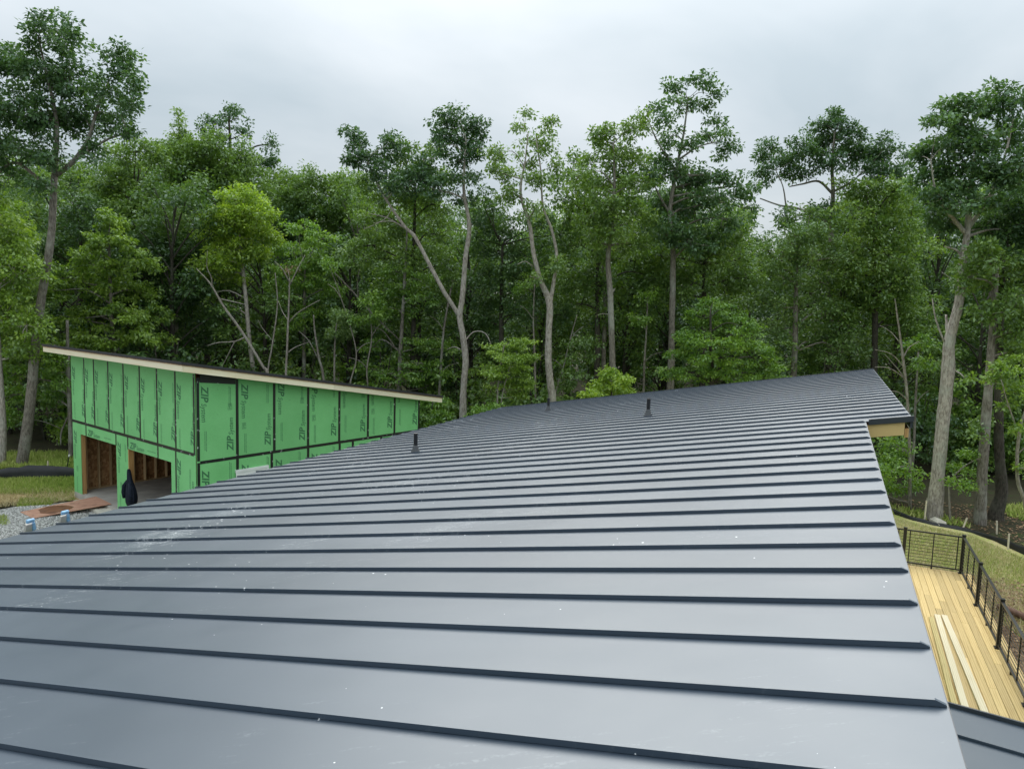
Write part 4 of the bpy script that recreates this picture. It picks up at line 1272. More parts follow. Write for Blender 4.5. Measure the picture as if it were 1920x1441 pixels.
GROW = {'oak': 1.04, 'poplar': 1.06, 'mid': 1.1, 'light': 1.08, 'lime': 1.1, 'beech': 1.08, 'brown': 1, 'bgdark': 1.12, 'bgmid': 1.12}
def px_tree(name, label, Y, stems, blobs, lf, bk, seed, cat="tree", group="trees at the edge of the woods", depth=.9, bare=None, **kw):
    """stems: [(u, v, width px) ...]; blobs: [(u, v, ru, rv) or with own dY]; all at distance Y from the camera plane"""
    pr = random.Random(seed * 7 + 1)
    st = []
    for i, s in enumerate(stems):
        y = Y; pts, rads = [], []
        dy = 0 if i == 0 else pr.uniform(-.5, .5)
        for j, (u, v, w) in enumerate(s):
            yy = Y + dy * j / max(1, len(s) - 1)
            pts.append(at(u, v, yy)); rads.append(w * .5 * yy / FPX * (.72 if bk is M_DEAD else 1))
        if i == 0 and pts[0][2] > .02:
            d = pts[0] - pts[1]; b = pts[0] + d / max(1e-3, abs(d[2])) * pts[0][2] * np.array([.4, .4, 1]); b[2] = -.05
            pts.insert(0, b); rads.insert(0, rads[0] * 1.35)
        st.append((pts, rads))
    bl = []
    for b in blobs:
        u, v, ru, rv = b[:4]
        yy = Y + (b[4] if len(b) > 4 else pr.uniform(-1, 1) * depth)
        rx, rz = GROW[lf] * ru * yy / FPX, GROW[lf] * rv * yy / FPX
        bl.append((at(u, v, yy), rx, max(.5 * (rx + rz) * .95, .5), rz))
    br = None
    if bare:
        br = []
        for s in bare:
            dy = pr.uniform(-.6, .6)
            br.append(([at(u, v, Y + dy * j / max(1, len(s) - 1)) for j, (u, v, w) in enumerate(s)], [max(.008, w * .5 * Y / FPX) for u, v, w in s]))
    base = np.array(st[0][0][0]); base[2] = 0
    return make_tree(name, label, cat, group, base, st, bl, lf, bk, seed, bare=br, **kw)

T = px_tree
# tall oak at the left edge
T("oak_tree", "tallest tree, a dark open-crowned oak rising above the left end of the garage", 29.5,
  [[(38, 882, 24), (44, 850, 20), (58, 746, 18), (64, 670, 16), (75, 575, 15), (95, 450, 13), (102, 330, 11)],
   [(102, 335, 10), (106, 230, 7), (85, 130, 4), (72, 70, 3)],
   [(103, 330, 9), (135, 305, 8), (165, 262, 6), (182, 205, 5), (205, 150, 3)],
   [(98, 360, 7), (60, 325, 6), (25, 305, 5), (-15, 335, 4)],
   [(140, 300, 5), (200, 262, 4), (240, 250, 3)]],
  [(108, 58, 40, 32), (62, 60, 20, 28), (140, 82, 26, 28), (18, 118, 46, 42), (75, 120, 40, 40), (130, 150, 52, 48), (226, 118, 34, 36), (196, 165, 34, 30),
   (252, 182, 26, 36), (215, 215, 30, 26), (30, 205, 52, 46), (95, 225, 50, 44), (160, 225, 40, 40), (245, 250, 34, 16), (40, 285, 44, 30), (20, 330, 38, 24),
   (110, 300, 34, 20), (165, 285, 30, 18), (-20, 240, 50, 70), (70, 350, 30, 18)],
  'oak', M_BARK_G, 101, rc=.40, per=62, dens=.80, leafL=.175)
T("hickory_tree", "slim pale-trunked tree cut off by the left edge of the photo", 29.5,
  [[(4, 872, 13), (6, 800, 11), (0, 700, 10), (-8, 560, 9), (-10, 420, 7)]],
  [(20, 440, 46, 60), (30, 520, 52, 55), (10, 590, 50, 45), (50, 610, 34, 40), (-30, 500, 60, 90), (40, 660, 36, 26), (-20, 380, 50, 40)],
  'light', M_BARK_P, 102, rc=.38, per=62, dens=.62, leafL=.16, droop=.5)
T("hickory_tree", "yellow-green tree with drooping tiered branches right behind the high end of the garage", 33,
  [[(214, 660, 9), (210, 600, 8), (206, 520, 6), (204, 440, 4)]],
  [(206, 415, 24, 26), (180, 455, 28, 20), (235, 450, 34, 22), (160, 490, 26, 20), (215, 495, 34, 24), (265, 492, 32, 22), (130, 520, 34, 24), (195, 540, 40, 26),
   (255, 545, 40, 22), (105, 545, 24, 20), (180, 590, 44, 26), (245, 590, 44, 26), (300, 590, 28, 18), (130, 600, 28, 18), (270, 630, 36, 18), (310, 640, 26, 16), (200, 635, 40, 22), (150, 640, 30, 20)],
  'light', M_BARK_G, 103, rc=.36, per=66, dens=.72, leafL=.17, droop=.6, cflat=.42,
  bare=[[(212, 640, 3), (250, 632, 2), (292, 636, 1)], [(212, 610, 3), (170, 618, 2), (140, 640, 1)], [(212, 590, 3), (150, 596, 2), (110, 590, 1)]])
T("maple_tree", "bright lime-green maple with a rounded crown behind the middle of the garage", 35,
  [[(475, 700, 8), (468, 640, 8), (461, 560, 7), (455, 500, 6), (448, 430, 4)]],
  [(452, 378, 40, 30), (420, 405, 36, 30), (485, 408, 34, 30), (452, 425, 46, 36), (405, 445, 28, 24), (500, 440, 22, 20), (440, 470, 44, 22), (410, 490, 34, 18), (470, 478, 30, 16), (378, 505, 26, 14), (440, 520, 30, 12)],
  'lime', M_BARK_P, 104, rc=.36, per=64, dens=.85, leafL=.16, bare=[[(463, 590, 3), (440, 575, 2), (415, 568, 1)], [(461, 560, 3), (430, 545, 2), (400, 548, 1)]])
T("maple_tree", "broad domed mid-green tree on the skyline behind the lime-green maple", 42,
  [[(410, 640, 12), (408, 480, 11), (408, 380, 8), (408, 300, 5)]],
  [(408, 285, 62, 34), (360, 300, 34, 36), (455, 300, 30, 36), (408, 325, 66, 40), (350, 345, 40, 34), (465, 345, 40, 34), (410, 375, 60, 40), (330, 300, 24, 34)],
  'mid', M_BARK_D, 105, rc=.55, per=74, dens=.85, leafL=.19)
T("poplar_tree", "feathery poplar with thin top sprays left of the gap in the skyline", 44,
  [[(440, 620, 10), (438, 400, 9), (432, 280, 5), (428, 200, 2)], [(435, 330, 5), (470, 280, 3), (505, 270, 2)]],
  [(432, 200, 20, 14), (446, 222, 24, 16), (405, 228, 24, 14), (380, 245, 18, 14), (455, 250, 22, 14), (506, 275, 16, 20), (495, 300, 22, 18), (510, 305, 12, 14), (420, 255, 30, 14)],
  'oak', M_BARK_D, 106, rc=.42, per=46, dens=.62, leafL=.19)
T("poplar_tree", "narrow spire of foliage standing just right of the tall oak's crown", 44,
  [[(336, 600, 9), (336, 400, 7), (336, 230, 3)]],
  [(335, 222, 8, 14), (336, 250, 14, 18), (325, 275, 20, 18), (350, 275, 18, 18), (300, 285, 24, 22)], 'poplar', M_BARK_D, 107, rc=.38, per=46, dens=.8, leafL=.18)
T("ash_tree", "rounded dark tree filling the skyline between the tall oak and the domed tree", 40,
  [[(255, 640, 11), (252, 480, 9), (250, 380, 6)]],
  [(215, 290, 34, 26), (255, 285, 38, 24), (290, 300, 30, 26), (230, 335, 46, 34), (280, 345, 40, 32), (200, 350, 36, 34), (245, 390, 54, 36), (300, 390, 40, 36), (190, 410, 40, 34), (280, 440, 46, 36), (225, 450, 40, 30)],
  'bgmid', M_BARK_D, 108, rc=.5, per=60, dens=.62, leafL=.19)
T("poplar_tree", "pale-flecked poplar above the roof of the garage, left of the lime-green maple", 37,
  [[(332, 668, 6), (331, 600, 6), (329, 540, 5), (325, 440, 3)]],
  [(325, 372, 34, 24), (300, 405, 28, 26), (345, 410, 30, 28), (320, 445, 42, 30), (300, 490, 26, 22), (345, 490, 30, 22), (330, 590, 24, 20), (345, 620, 22, 20), (325, 550, 24, 18)],
  'poplar', M_BARK_P, 109, rc=.38, per=50, dens=.72, leafL=.15)
T("beech_tree", "wide soft crown on the low skyline left of the leaning forked tree", 43,
  [[(580, 640, 11), (580, 480, 9), (582, 400, 6)]],
  [(545, 350, 36, 24), (590, 340, 40, 24), (625, 345, 30, 26), (560, 385, 44, 34), (610, 390, 48, 36), (645, 380, 30, 40), (580, 435, 60, 36), (640, 440, 40, 40), (540, 430, 36, 36), (600, 490, 60, 30)],
  'mid', M_BARK_D, 110, rc=.55, per=72, dens=.8, leafL=.19)
# the forked pale tree
T("forked_tree", "pale tree forked into two long limbs, one leaning far out to the left", 32,
  [[(868, 786, 15), (869, 730, 12), (873, 675, 12), (868, 630, 12), (862, 593, 11), (867, 558, 10), (873, 481, 9), (880, 425, 8), (870, 361, 6), (871, 309, 4), (874, 262, 2)],
   [(862, 594, 9), (845, 566, 8), (832, 546, 8), (810, 505, 8), (789, 464, 7), (775, 440, 7), (759, 425, 6), (729, 382, 5), (707, 343, 4), (686, 296, 2.5)],
   [(759, 428, 3), (735, 415, 2), (700, 418, 1)]],
  [(862, 222, 26, 22), (832, 235, 24, 28), (888, 240, 24, 28), (858, 262, 36, 26), (820, 275, 14, 16), (900, 275, 14, 16), (862, 300, 30, 22), (845, 335, 18, 16), (882, 335, 20, 18), (866, 365, 28, 16), (885, 415, 22, 10),
   (664, 262, 24, 22), (652, 290, 20, 22), (682, 290, 26, 24), (735, 268, 24, 18), (728, 296, 28, 24), (705, 320, 26, 22), (795, 300, 26, 22), (790, 335, 32, 28), (760, 345, 28, 28), (735, 345, 24, 22), (815, 355, 20, 24)],
  'oak', M_BARK_P, 111, rc=.38, per=60, dens=.78, leafL=.165,
  bare=[[(870, 642, 3), (888, 622, 2.5), (910, 625, 2), (922, 650, 1.5), (925, 672, 1)], [(863, 655, 3), (852, 650, 2), (838, 655, 1)], [(760, 428, 3), (725, 408, 2), (690, 400, 1)], [(735, 392, 2), (720, 412, 1.5), (682, 430, 1)]])
T("forked_tree", "pale tree with a straight trunk splitting into a narrow V, airy light crown", 31,
  [[(1036, 756, 15), (1032, 720, 14), (1028, 670, 13), (1029, 620, 12), (1030, 567, 13), (1013, 524, 9), (1000, 472, 8), (993, 421, 7), (976, 361, 5), (985, 300, 3), (990, 250, 2)],
   [(1031, 569, 9), (1038, 530, 7), (1044, 481, 6), (1034, 430, 5), (1018, 386, 4), (1014, 320, 3), (1005, 260, 2)]],
  [(985, 228, 20, 18), (1025, 240, 22, 16), (1000, 262, 26, 18), (1030, 275, 16, 14), (935, 290, 24, 20), (925, 320, 18, 20), (950, 330, 24, 24), (990, 300, 28, 20), (1010, 340, 26, 24), (970, 365, 22, 20), (1000, 395, 18, 16), (940, 370, 20, 16),
   (1045, 310, 16, 22), (1040, 490, 22, 16), (1000, 520, 16, 12)],
  'poplar', M_BARK_P, 112, rc=.36, per=48, dens=.66, leafL=.155, bare=[[(1000, 500, 2), (985, 490, 1.5), (970, 496, 1)]])
T("maple_tree", "tree with a straight grey trunk and one splintered broken limb stub", 31,
  [[(1151, 738, 14), (1149, 700, 12), (1147, 636, 11), (1144, 550, 11), (1140, 486, 9), (1146, 420, 8), (1152, 350, 5), (1150, 270, 3)]],
  [(1150, 250, 22, 18), (1122, 262, 20, 20), (1180, 240, 22, 18), (1205, 230, 16, 18), (1145, 290, 34, 22), (1188, 285, 26, 22), (1110, 305, 20, 24), (1160, 330, 40, 26), (1120, 350, 28, 26), (1195, 340, 24, 28), (1150, 380, 42, 28), (1110, 400, 26, 26), (1190, 400, 30, 26),
   (1150, 430, 40, 24), (1110, 445, 24, 18), (1180, 455, 34, 22), (1085, 330, 16, 30)],
  'mid', M_BARK_G, 113, rc=.40, per=56, dens=.72, leafL=.165, bare=[[(1146, 552, 5), (1150, 545, 4), (1154, 540, 1)], [(1144, 590, 2), (1130, 588, 1.5), (1118, 592, 1)]])
T("oak_tree", "tall open-topped oak right of centre with sky showing through its high crown", 32,
  [[(1257, 722, 14), (1259, 650, 12), (1260, 593, 11), (1262, 464, 10), (1256, 400, 8), (1268, 320, 6), (1282, 250, 4), (1290, 185, 2)],
   [(1256, 400, 5), (1238, 370, 4), (1228, 350, 2)], [(1272, 300, 4), (1310, 275, 3), (1350, 265, 2)], [(1268, 320, 4), (1235, 270, 3), (1215, 225, 2)]],
  [(1262, 165, 18, 14), (1290, 158, 20, 12), (1325, 150, 22, 12), (1340, 180, 16, 14), (1275, 195, 26, 16), (1310, 195, 24, 14), (1222, 205, 20, 12), (1240, 225, 22, 14), (1258, 255, 26, 18), (1345, 225, 18, 12), (1365, 250, 14, 12), (1320, 250, 18, 12), (1350, 285, 18, 14), (1290, 270, 26, 18), (1378, 275, 10, 10),
   (1240, 300, 24, 18), (1262, 315, 34, 26), (1225, 340, 20, 26), (1285, 350, 40, 30), (1240, 380, 36, 30), (1310, 330, 28, 24), (1345, 330, 26, 20), (1380, 345, 28, 22), (1405, 360, 18, 20), (1340, 370, 36, 24), (1395, 390, 22, 18), (1300, 400, 44, 32), (1355, 410, 34, 22), (1250, 430, 40, 28), (1300, 455, 40, 30), (1340, 445, 30, 26)],
  'oak', M_BARK_G, 114, rc=.38, per=56, dens=.74, leafL=.17)
T("oak_tree", "flat-topped oak right of the sky gap, spreading limbs visible under its crown", 36,
  [[(1556, 640, 12), (1557, 500, 11), (1559, 412, 9), (1562, 358, 7), (1560, 310, 5), (1565, 250, 3)],
   [(1560, 362, 5), (1535, 340, 4), (1505, 345, 3), (1480, 350, 2)], [(1561, 360, 5), (1590, 345, 4), (1610, 330, 2)], [(1558, 420, 5), (1500, 392, 4), (1462, 385, 3), (1425, 372, 2)], [(1474, 388, 3), (1468, 350, 2), (1455, 320, 1.5)]],
  [(1560, 215, 20, 14), (1535, 240, 26, 18), (1580, 238, 26, 20), (1610, 250, 20, 18), (1560, 268, 44, 20), (1520, 285, 26, 22), (1600, 290, 34, 24), (1560, 305, 36, 16), (1635, 285, 22, 20), (1660, 265, 14, 18), (1665, 290, 24, 24), (1690, 300, 14, 16), (1640, 320, 38, 22), (1680, 330, 22, 18),
   (1445, 272, 18, 16), (1430, 300, 16, 18), (1465, 300, 28, 20), (1495, 280, 20, 20), (1440, 325, 26, 18), (1480, 325, 24, 16), (1510, 325, 14, 12), (1470, 405, 22, 18), (1540, 395, 30, 22)],
  'oak', M_BARK_G, 115, rc=.38, per=58, dens=.82, leafL=.17, )
T("oak_tree", "big dark oak with a thick pale leaning trunk at the edge of the lawn", 25.4,
  [[(1748, 982, 40), (1752, 960, 29), (1759, 882, 24), (1770, 771, 23), (1778, 690, 23), (1780, 640, 20), (1798, 567, 16), (1806, 490, 13), (1814, 430, 11), (1822, 340, 9), (1838, 260, 6)],
   [(1779, 645, 9), (1776, 620, 6), (1774, 590, 4)], [(1812, 440, 8), (1780, 400, 6), (1755, 360, 4), (1745, 300, 2)], [(1814, 430, 9), (1860, 360, 6), (1885, 290, 4), (1900, 220, 3)], [(1806, 490, 5), (1795, 470, 4), (1770, 462, 2)]],
  [(1790, 200, 24, 20), (1825, 190, 20, 18), (1765, 225, 22, 22), (1805, 230, 36, 26), (1875, 175, 22, 18), (1860, 205, 32, 26), (1905, 195, 28, 24), (1745, 270, 26, 24), (1725, 300, 20, 18), (1722, 340, 16, 22), (1790, 275, 40, 30), (1840, 260, 40, 32), (1895, 250, 36, 34), (1755, 320, 30, 28), (1810, 320, 44, 34), (1870, 320, 46, 36), (1915, 320, 36, 40), (1765, 370, 36, 28), (1825, 375, 46, 30), (1890, 385, 48, 32), (1785, 415, 40, 24), (1850, 425, 46, 26), (1915, 440, 40, 30), (1745, 400, 26, 22)],
  'oak', M_BARK_P, 116, rc=.36, per=60, dens=.86, leafL=.165, bare=[[(1785, 692, 4), (1800, 700, 3), (1808, 708, 1.5)], [(1770, 640, 4), (1755, 600, 3), (1748, 560, 2)], [(1800, 545, 3), (1780, 520, 2), (1765, 510, 1)]])
T("hickory_tree", "straight dark-barked tree just right of the thick leaning oak trunk", 24.9,
  [[(1837, 990, 24), (1839, 940, 20), (1842, 882, 18), (1850, 771, 17), (1856, 688, 14), (1862, 600, 12), (1868, 500, 9)]],
  [(1850, 480, 44, 30), (1895, 500, 40, 34), (1815, 520, 36, 28), (1870, 540, 44, 30), (1905, 570, 40, 30), (1850, 590, 30, 22), (1905, 620, 34, 22), (1895, 660, 30, 18), (1845, 790, 16, 12), (1848, 815, 14, 14)],
  'mid', M_BARK_G, 117, rc=.36, per=56, dens=.72, leafL=.16)
T("oak_tree", "curved dark trunk with no low branches, second in from the right edge", 25.6,
  [[(1866, 980, 32), (1868, 960, 26), (1878, 924, 22), (1876, 880, 18), (1873, 827, 17), (1873, 715, 15), (1876, 600, 12), (1880, 480, 9)]],
  [(1890, 460, 30, 26), (1930, 420, 50, 60), (1930, 520, 40, 40)], 'oak', M_BARK_D, 118, rc=.4, per=56, dens=.7)
T("dogwood_tree", "thin crooked pale stem at the right edge with small bright leaves", 22,
  [[(1934, 1010, 10), (1921, 940, 9), (1909, 904, 9), (1907, 860, 8), (1911, 815, 8), (1920, 775, 5), (1935, 740, 4)], [(1911, 818, 5), (1898, 780, 4), (1886, 745, 3), (1880, 720, 2)], [(1909, 850, 4), (1925, 835, 3), (1940, 820, 2)]],
  [(1890, 690, 26, 8), (1915, 675, 22, 8), (1865, 705, 22, 7), (1840, 712, 14, 5), (1900, 720, 22, 7), (1920, 740, 18, 8), (1885, 760, 14, 6), (1918, 800, 14, 10), (1925, 880, 12, 12)],
  'light', M_DEAD, 119, rc=.26, per=44, dens=.8, leafL=.13, depth=.5)
T("birch_tree", "slender pale stem with bare upswept twigs beside the roof's far right corner", 26.6,
  [[(1706, 958, 9), (1706, 880, 8), (1705, 827, 8), (1701, 743, 7), (1695, 688, 7), (1689, 640, 5), (1682, 590, 4), (1678, 560, 2)], [(1692, 672, 3), (1706, 650, 2.5), (1724, 640, 1.5)]],
  [(1690, 840, 26, 16), (1675, 865, 30, 18), (1700, 880, 24, 16), (1665, 830, 18, 14), (1660, 890, 22, 20), (1680, 915, 30, 18), (1650, 920, 20, 16), (1715, 905, 20, 14)],
  'beech', M_DEAD, 120, rc=.32, per=46, dens=.72, leafL=.13,
  bare=[[(1696, 690, 3), (1672, 664, 2), (1640, 655, 1)], [(1698, 710, 3), (1668, 690, 2), (1640, 688, 1)], [(1702, 750, 2.5), (1684, 735, 2), (1668, 733, 1)], [(1700, 725, 2), (1690, 700, 2), (1660, 665, 1)], [(1690, 645, 2), (1670, 622, 1.5), (1650, 610, 1)]])
T("beech_tree", "fresh green beech with feathery layered sprays behind the far end of the metal roof", 29,
  [[(1335, 720, 8), (1333, 650, 6), (1332, 580, 3)]],
  [(1340, 565, 26, 14), (1305, 590, 30, 14), (1370, 590, 36, 16), (1340, 612, 46, 16), (1400, 615, 34, 16), (1290, 630, 36, 16), (1345, 640, 50, 18), (1415, 645, 38, 18), (1285, 662, 38, 16), (1350, 670, 50, 18), (1425, 678, 38, 18), (1300, 698, 44, 16), (1370, 700, 50, 16), (1435, 705, 34, 14), (1265, 700, 28, 14)],
  'beech', M_BARK_D, 121, rc=.34, per=64, dens=.74, leafL=.125, droop=.35, cflat=.34)
T("beech_sapling", "two-stemmed sapling with flat bright tiers between the two pale forked trunks", 29,
  [[(932, 775, 4), (933, 740, 4), (936, 700, 3), (945, 650, 2)], [(937, 770, 3), (944, 730, 3), (955, 690, 2)]],
  [(950, 648, 40, 7), (980, 640, 24, 6), (935, 662, 30, 6), (960, 672, 42, 6), (990, 668, 14, 6), (935, 690, 34, 6), (970, 690, 34, 6), (945, 708, 30, 6), (980, 705, 26, 7), (925, 700, 22, 6), (955, 722, 34, 7), (985, 722, 16, 7), (970, 740, 22, 7)],
  'light', M_DEAD, 122, rc=.24, per=46, dens=1.15, leafL=.11, droop=.45, cflat=.34, depth=.6)
T("shrub", "small bright shrub at the foot of the broken-limbed trunk, above the roof edge", 28,
  [[(1146, 745, 3), (1148, 725, 2), (1150, 705, 2)]],
  [(1125, 722, 24, 12), (1165, 715, 22, 14), (1145, 700, 20, 10), (1150, 735, 36, 8), (1110, 738, 18, 6), (1172, 735, 16, 8)], 'lime', M_BARK_D, 123, "shrub", "shrubs at the edge of the woods", rc=.24, per=44, dens=1.0, leafL=.13, droop=.4)
T("shrub", "low bushy shrub peeking over the roof edge left of the sapling", 28,
  [[(915, 790, 3), (913, 770, 2), (912, 762, 2)]], [(905, 770, 18, 7), (925, 765, 16, 6), (890, 775, 10, 5)], 'beech', M_BARK_D, 124, "shrub", "shrubs at the edge of the woods", rc=.22, per=40, dens=1.1, leafL=.12)
T("shrub", "leafy shrub emerging from behind the low right end of the garage", 30,
  [[(810, 800, 3), (810, 770, 2), (812, 750, 2)]], [(805, 760, 22, 12), (830, 752, 14, 8), (800, 785, 20, 14), (825, 780, 18, 10), (820, 795, 16, 8)], 'beech', M_BARK_D, 125, "shrub", "shrubs at the edge of the woods", rc=.26, per=44, dens=1.0, leafL=.13, droop=.5)
T("beech_tree", "understory tree with hanging layered sprays over the low end of the garage roof", 34,
  [[(748, 735, 8), (751, 660, 8), (755, 588, 6), (760, 500, 5), (763, 433, 3)]],
  [(745, 510, 34, 14), (790, 525, 30, 14), (760, 545, 40, 16), (720, 545, 28, 14), (800, 560, 26, 14), (745, 580, 44, 16), (800, 640, 40, 9), (770, 655, 30, 9), (830, 655, 20, 10), (700, 650, 18, 16), (690, 690, 16, 16), (720, 700, 20, 14), (790, 680, 34, 10), (815, 700, 24, 10), (770, 710, 30, 12), (740, 680, 20, 14), (800, 725, 28, 12)],
  'beech', M_BARK_G, 126, rc=.34, per=54, dens=.82, leafL=.13, droop=.6, cflat=.38,
  bare=[[(740, 650, 3), (720, 622, 2), (700, 612, 1)], [(752, 640, 2), (700, 590, 3), (660, 545, 3), (628, 512, 1.5)], [(672, 560, 2), (670, 530, 1.5), (674, 505, 1)]])
T("vine_covered_tree", "thin stem topped by a pale shaggy clump of hanging leaves above the garage roof", 34,
  [[(627, 718, 5), (627, 680, 5), (628, 640, 4), (632, 600, 3)]],
  [(640, 592, 20, 12), (655, 600, 20, 14), (632, 610, 18, 16), (645, 622, 18, 14), (625, 628, 10, 10)], 'poplar', M_DEAD, 127, rc=.26, per=52, dens=1.15, leafL=.11, droop=.8)
T("dead_tree", "bare dead trunk leaning steeply left above the middle of the garage roof", 32.6,
  [[(502, 702, 8), (495, 690, 7), (455, 624, 7), (424, 581, 6), (408, 555, 5), (393, 530, 4), (368, 503, 2)], [(398, 538, 3), (396, 520, 2.5), (388, 500, 2), (389, 470, 1)]],
  [], 'mid', M_DEAD, 128, "dead tree", "dead stems behind the garage", bare=[[(459, 632, 3), (440, 640, 2.5), (410, 642, 2), (388, 648, 1)], [(412, 560, 2.5), (440, 566, 2), (464, 572, 1)], [(440, 640, 2), (430, 660, 1.5), (415, 690, 1)]])
T("dead_tree", "straight thin bare stem with a brushy top, right of the leaning dead trunk", 32.8,
  [[(536, 706, 6), (538, 660, 5), (540, 608, 5), (542, 560, 4), (543, 522, 3)]],
  [(541, 505, 12, 12)], 'brown', M_DEAD, 129, "dead tree", "dead stems behind the garage", rc=.22, per=14, dens=.6, leafL=.1,
  bare=[[(543, 535, 2.5), (560, 500, 2), (572, 478, 1)], [(543, 530, 2.5), (530, 505, 2), (515, 490, 1)], [(541, 605, 2), (560, 585, 2), (600, 562, 1)], [(538, 662, 2.5), (555, 650, 2), (582, 640, 1)], [(540, 600, 2), (530, 585, 1.5), (522, 565, 1)]])
T("dead_tree", "spindly crooked bare stem between the leaning dead trunk and the straight one", 33,
  [[(502, 700, 4), (510, 650, 4), (520, 573, 3), (516, 511, 2)]], [], 'mid', M_DEAD, 130, "dead tree", "dead stems behind the garage", bare=[[(512, 640, 1.5), (492, 615, 1.2), (484, 600, 1)]])
T("dead_tree", "thin bare stem leaning slightly left of the vine-covered one", 33,
  [[(607, 713, 5), (598, 670, 4), (590, 620, 3), (588, 590, 2)]], [], 'mid', M_BARK_G, 131, "dead tree", "dead stems behind the garage", bare=[[(600, 680, 2), (580, 640, 1.5), (560, 620, 1)]])
T("sapling", "yellowish low sapling on the forest floor left of the garage corner", 34,
  [[(100, 868, 3), (106, 840, 3), (108, 815, 2)]], [(105, 800, 14, 14), (118, 815, 12, 16), (112, 835, 14, 12), (122, 790, 10, 10)], 'light', M_DEAD, 132, "sapling", "saplings on the forest floor", rc=.26, per=44, dens=.9, leafL=.12)
T("beech_tree", "light leafy branches reaching toward the top left corner of the garage", 31,
  [[(133, 862, 9), (132, 800, 8), (128, 700, 7), (126, 600, 5)], [(128, 780, 3), (115, 810, 3), (114, 835, 2)]],
  [(110, 715, 22, 10), (122, 730, 14, 10), (95, 735, 16, 10), (105, 745, 20, 8), (100, 700, 20, 8), (95, 660, 26, 14), (110, 680, 20, 10), (30, 700, 30, 18), (25, 740, 26, 18), (60, 650, 20, 14), (20, 780, 22, 16)],
  'beech', M_BARK_G, 133, rc=.32, per=48, dens=.8, leafL=.135, droop=.5)
T("sapling", "dry forked sapling standing between the big leaning oak and the straight dark trunk", 25,
  [[(1782, 980, 6), (1780, 940, 5), (1779, 900, 4)], [(1779, 905, 3), (1768, 896, 2.5), (1752, 890, 1.5)], [(1779, 905, 3), (1800, 880, 3), (1828, 862, 2), (1842, 860, 1.5)]],
  [(1815, 910, 22, 10), (1790, 905, 16, 8), (1830, 890, 14, 8), (1800, 880, 20, 12), (1810, 850, 18, 10)], 'beech', M_DEAD, 134, "sapling", "saplings on the forest floor", rc=.26, per=40, dens=.7, leafL=.12)
# fuller trees just behind the pale trunks
T("ash_tree", "dense mid-green tree between the flat-topped oak's trunk and the big leaning oak", 34.5, [[(1640, 650, 11), (1640, 500, 9), (1642, 400, 5)]],
  [(1580, 350, 30, 18), (1690, 350, 26, 26), (1640, 345, 36, 20), (1620, 370, 40, 24), (1670, 380, 40, 28), (1600, 410, 40, 28), (1650, 420, 50, 30), (1690, 440, 36, 34), (1610, 460, 50, 32), (1665, 480, 50, 32), (1600, 510, 46, 32), (1650, 540, 50, 32), (1690, 520, 30, 40), (1610, 570, 46, 30), (1670, 590, 46, 28), (1700, 610, 30, 30)], 'bgmid', M_BARK_D, 140, rc=.48, per=64, dens=.72, leafL=.17)
T("poplar_tree", "pale-flecked poplar filling the space below the sky gap, left of the flat-topped oak", 34, [[(1490, 660, 10), (1492, 560, 8), (1494, 470, 5)]],
  [(1475, 410, 22, 18), (1520, 395, 30, 20), (1440, 470, 22, 24), (1490, 440, 34, 24), (1530, 430, 30, 24), (1470, 480, 40, 26), (1520, 475, 40, 28), (1430, 515, 34, 30), (1480, 525, 46, 28), (1540, 530, 40, 30), (1430, 565, 38, 26), (1500, 575, 46, 26), (1550, 590, 36, 28), (1470, 615, 44, 22), (1530, 640, 46, 26), (1575, 660, 34, 24), (1580, 480, 30, 34)], 'poplar', M_BARK_G, 141, rc=.44, per=56, dens=.72, leafL=.16)
T("maple_tree", "leafy mid-green maple hugging the lower trunk of the high open oak", 33.5, [[(1320, 640, 10), (1320, 540, 8), (1322, 430, 5)]],
  [(1300, 455, 40, 30), (1225, 440, 30, 30), (1240, 480, 30, 28), (1350, 450, 36, 28), (1385, 440, 26, 24), (1320, 490, 50, 28), (1375, 490, 36, 28), (1270, 500, 34, 30), (1300, 530, 46, 26), (1360, 530, 46, 26), (1250, 545, 30, 24), (1400, 520, 24, 26)], 'mid', M_BARK_D, 142, rc=.46, per=60, dens=.72, leafL=.17)
T("maple_tree", "dark full maple behind the broken-limbed trunk", 34, [[(1120, 650, 10), (1120, 540, 8), (1122, 430, 5)]],
  [(1075, 300, 20, 18), (1060, 330, 22, 22), (1095, 340, 24, 24), (1060, 370, 26, 26), (1215, 300, 18, 22), (1225, 350, 18, 24), (1218, 410, 24, 26), (1100, 400, 34, 30), (1065, 410, 24, 34), (1140, 470, 44, 28), (1090, 460, 40, 30), (1190, 490, 36, 30), (1070, 520, 36, 28), (1120, 520, 46, 28), (1180, 540, 40, 26), (1090, 570, 44, 24), (1150, 590, 40, 22), (1200, 590, 30, 24), (1225, 520, 24, 36)], 'bgmid', M_BARK_D, 143, rc=.48, per=60, dens=.70, leafL=.17)
T("ash_tree", "dark leafy tree filling the space between the two pale forked trees", 34, [[(940, 660, 10), (940, 560, 8), (942, 460, 5)]],
  [(905, 375, 18, 20), (925, 395, 22, 20), (1015, 420, 24, 24), (1050, 440, 26, 28), (1010, 470, 26, 26), (920, 415, 30, 22), (960, 430, 34, 26), (900, 450, 26, 28), (935, 470, 44, 28), (985, 480, 30, 30), (910, 510, 36, 28), (960, 520, 44, 28), (1000, 545, 26, 24), (930, 560, 48, 26), (980, 590, 40, 24), (910, 600, 34, 20), (1060, 590, 26, 30)], 'bgdark', M_BARK_D, 144, rc=.48, per=60, dens=.72, leafL=.17)
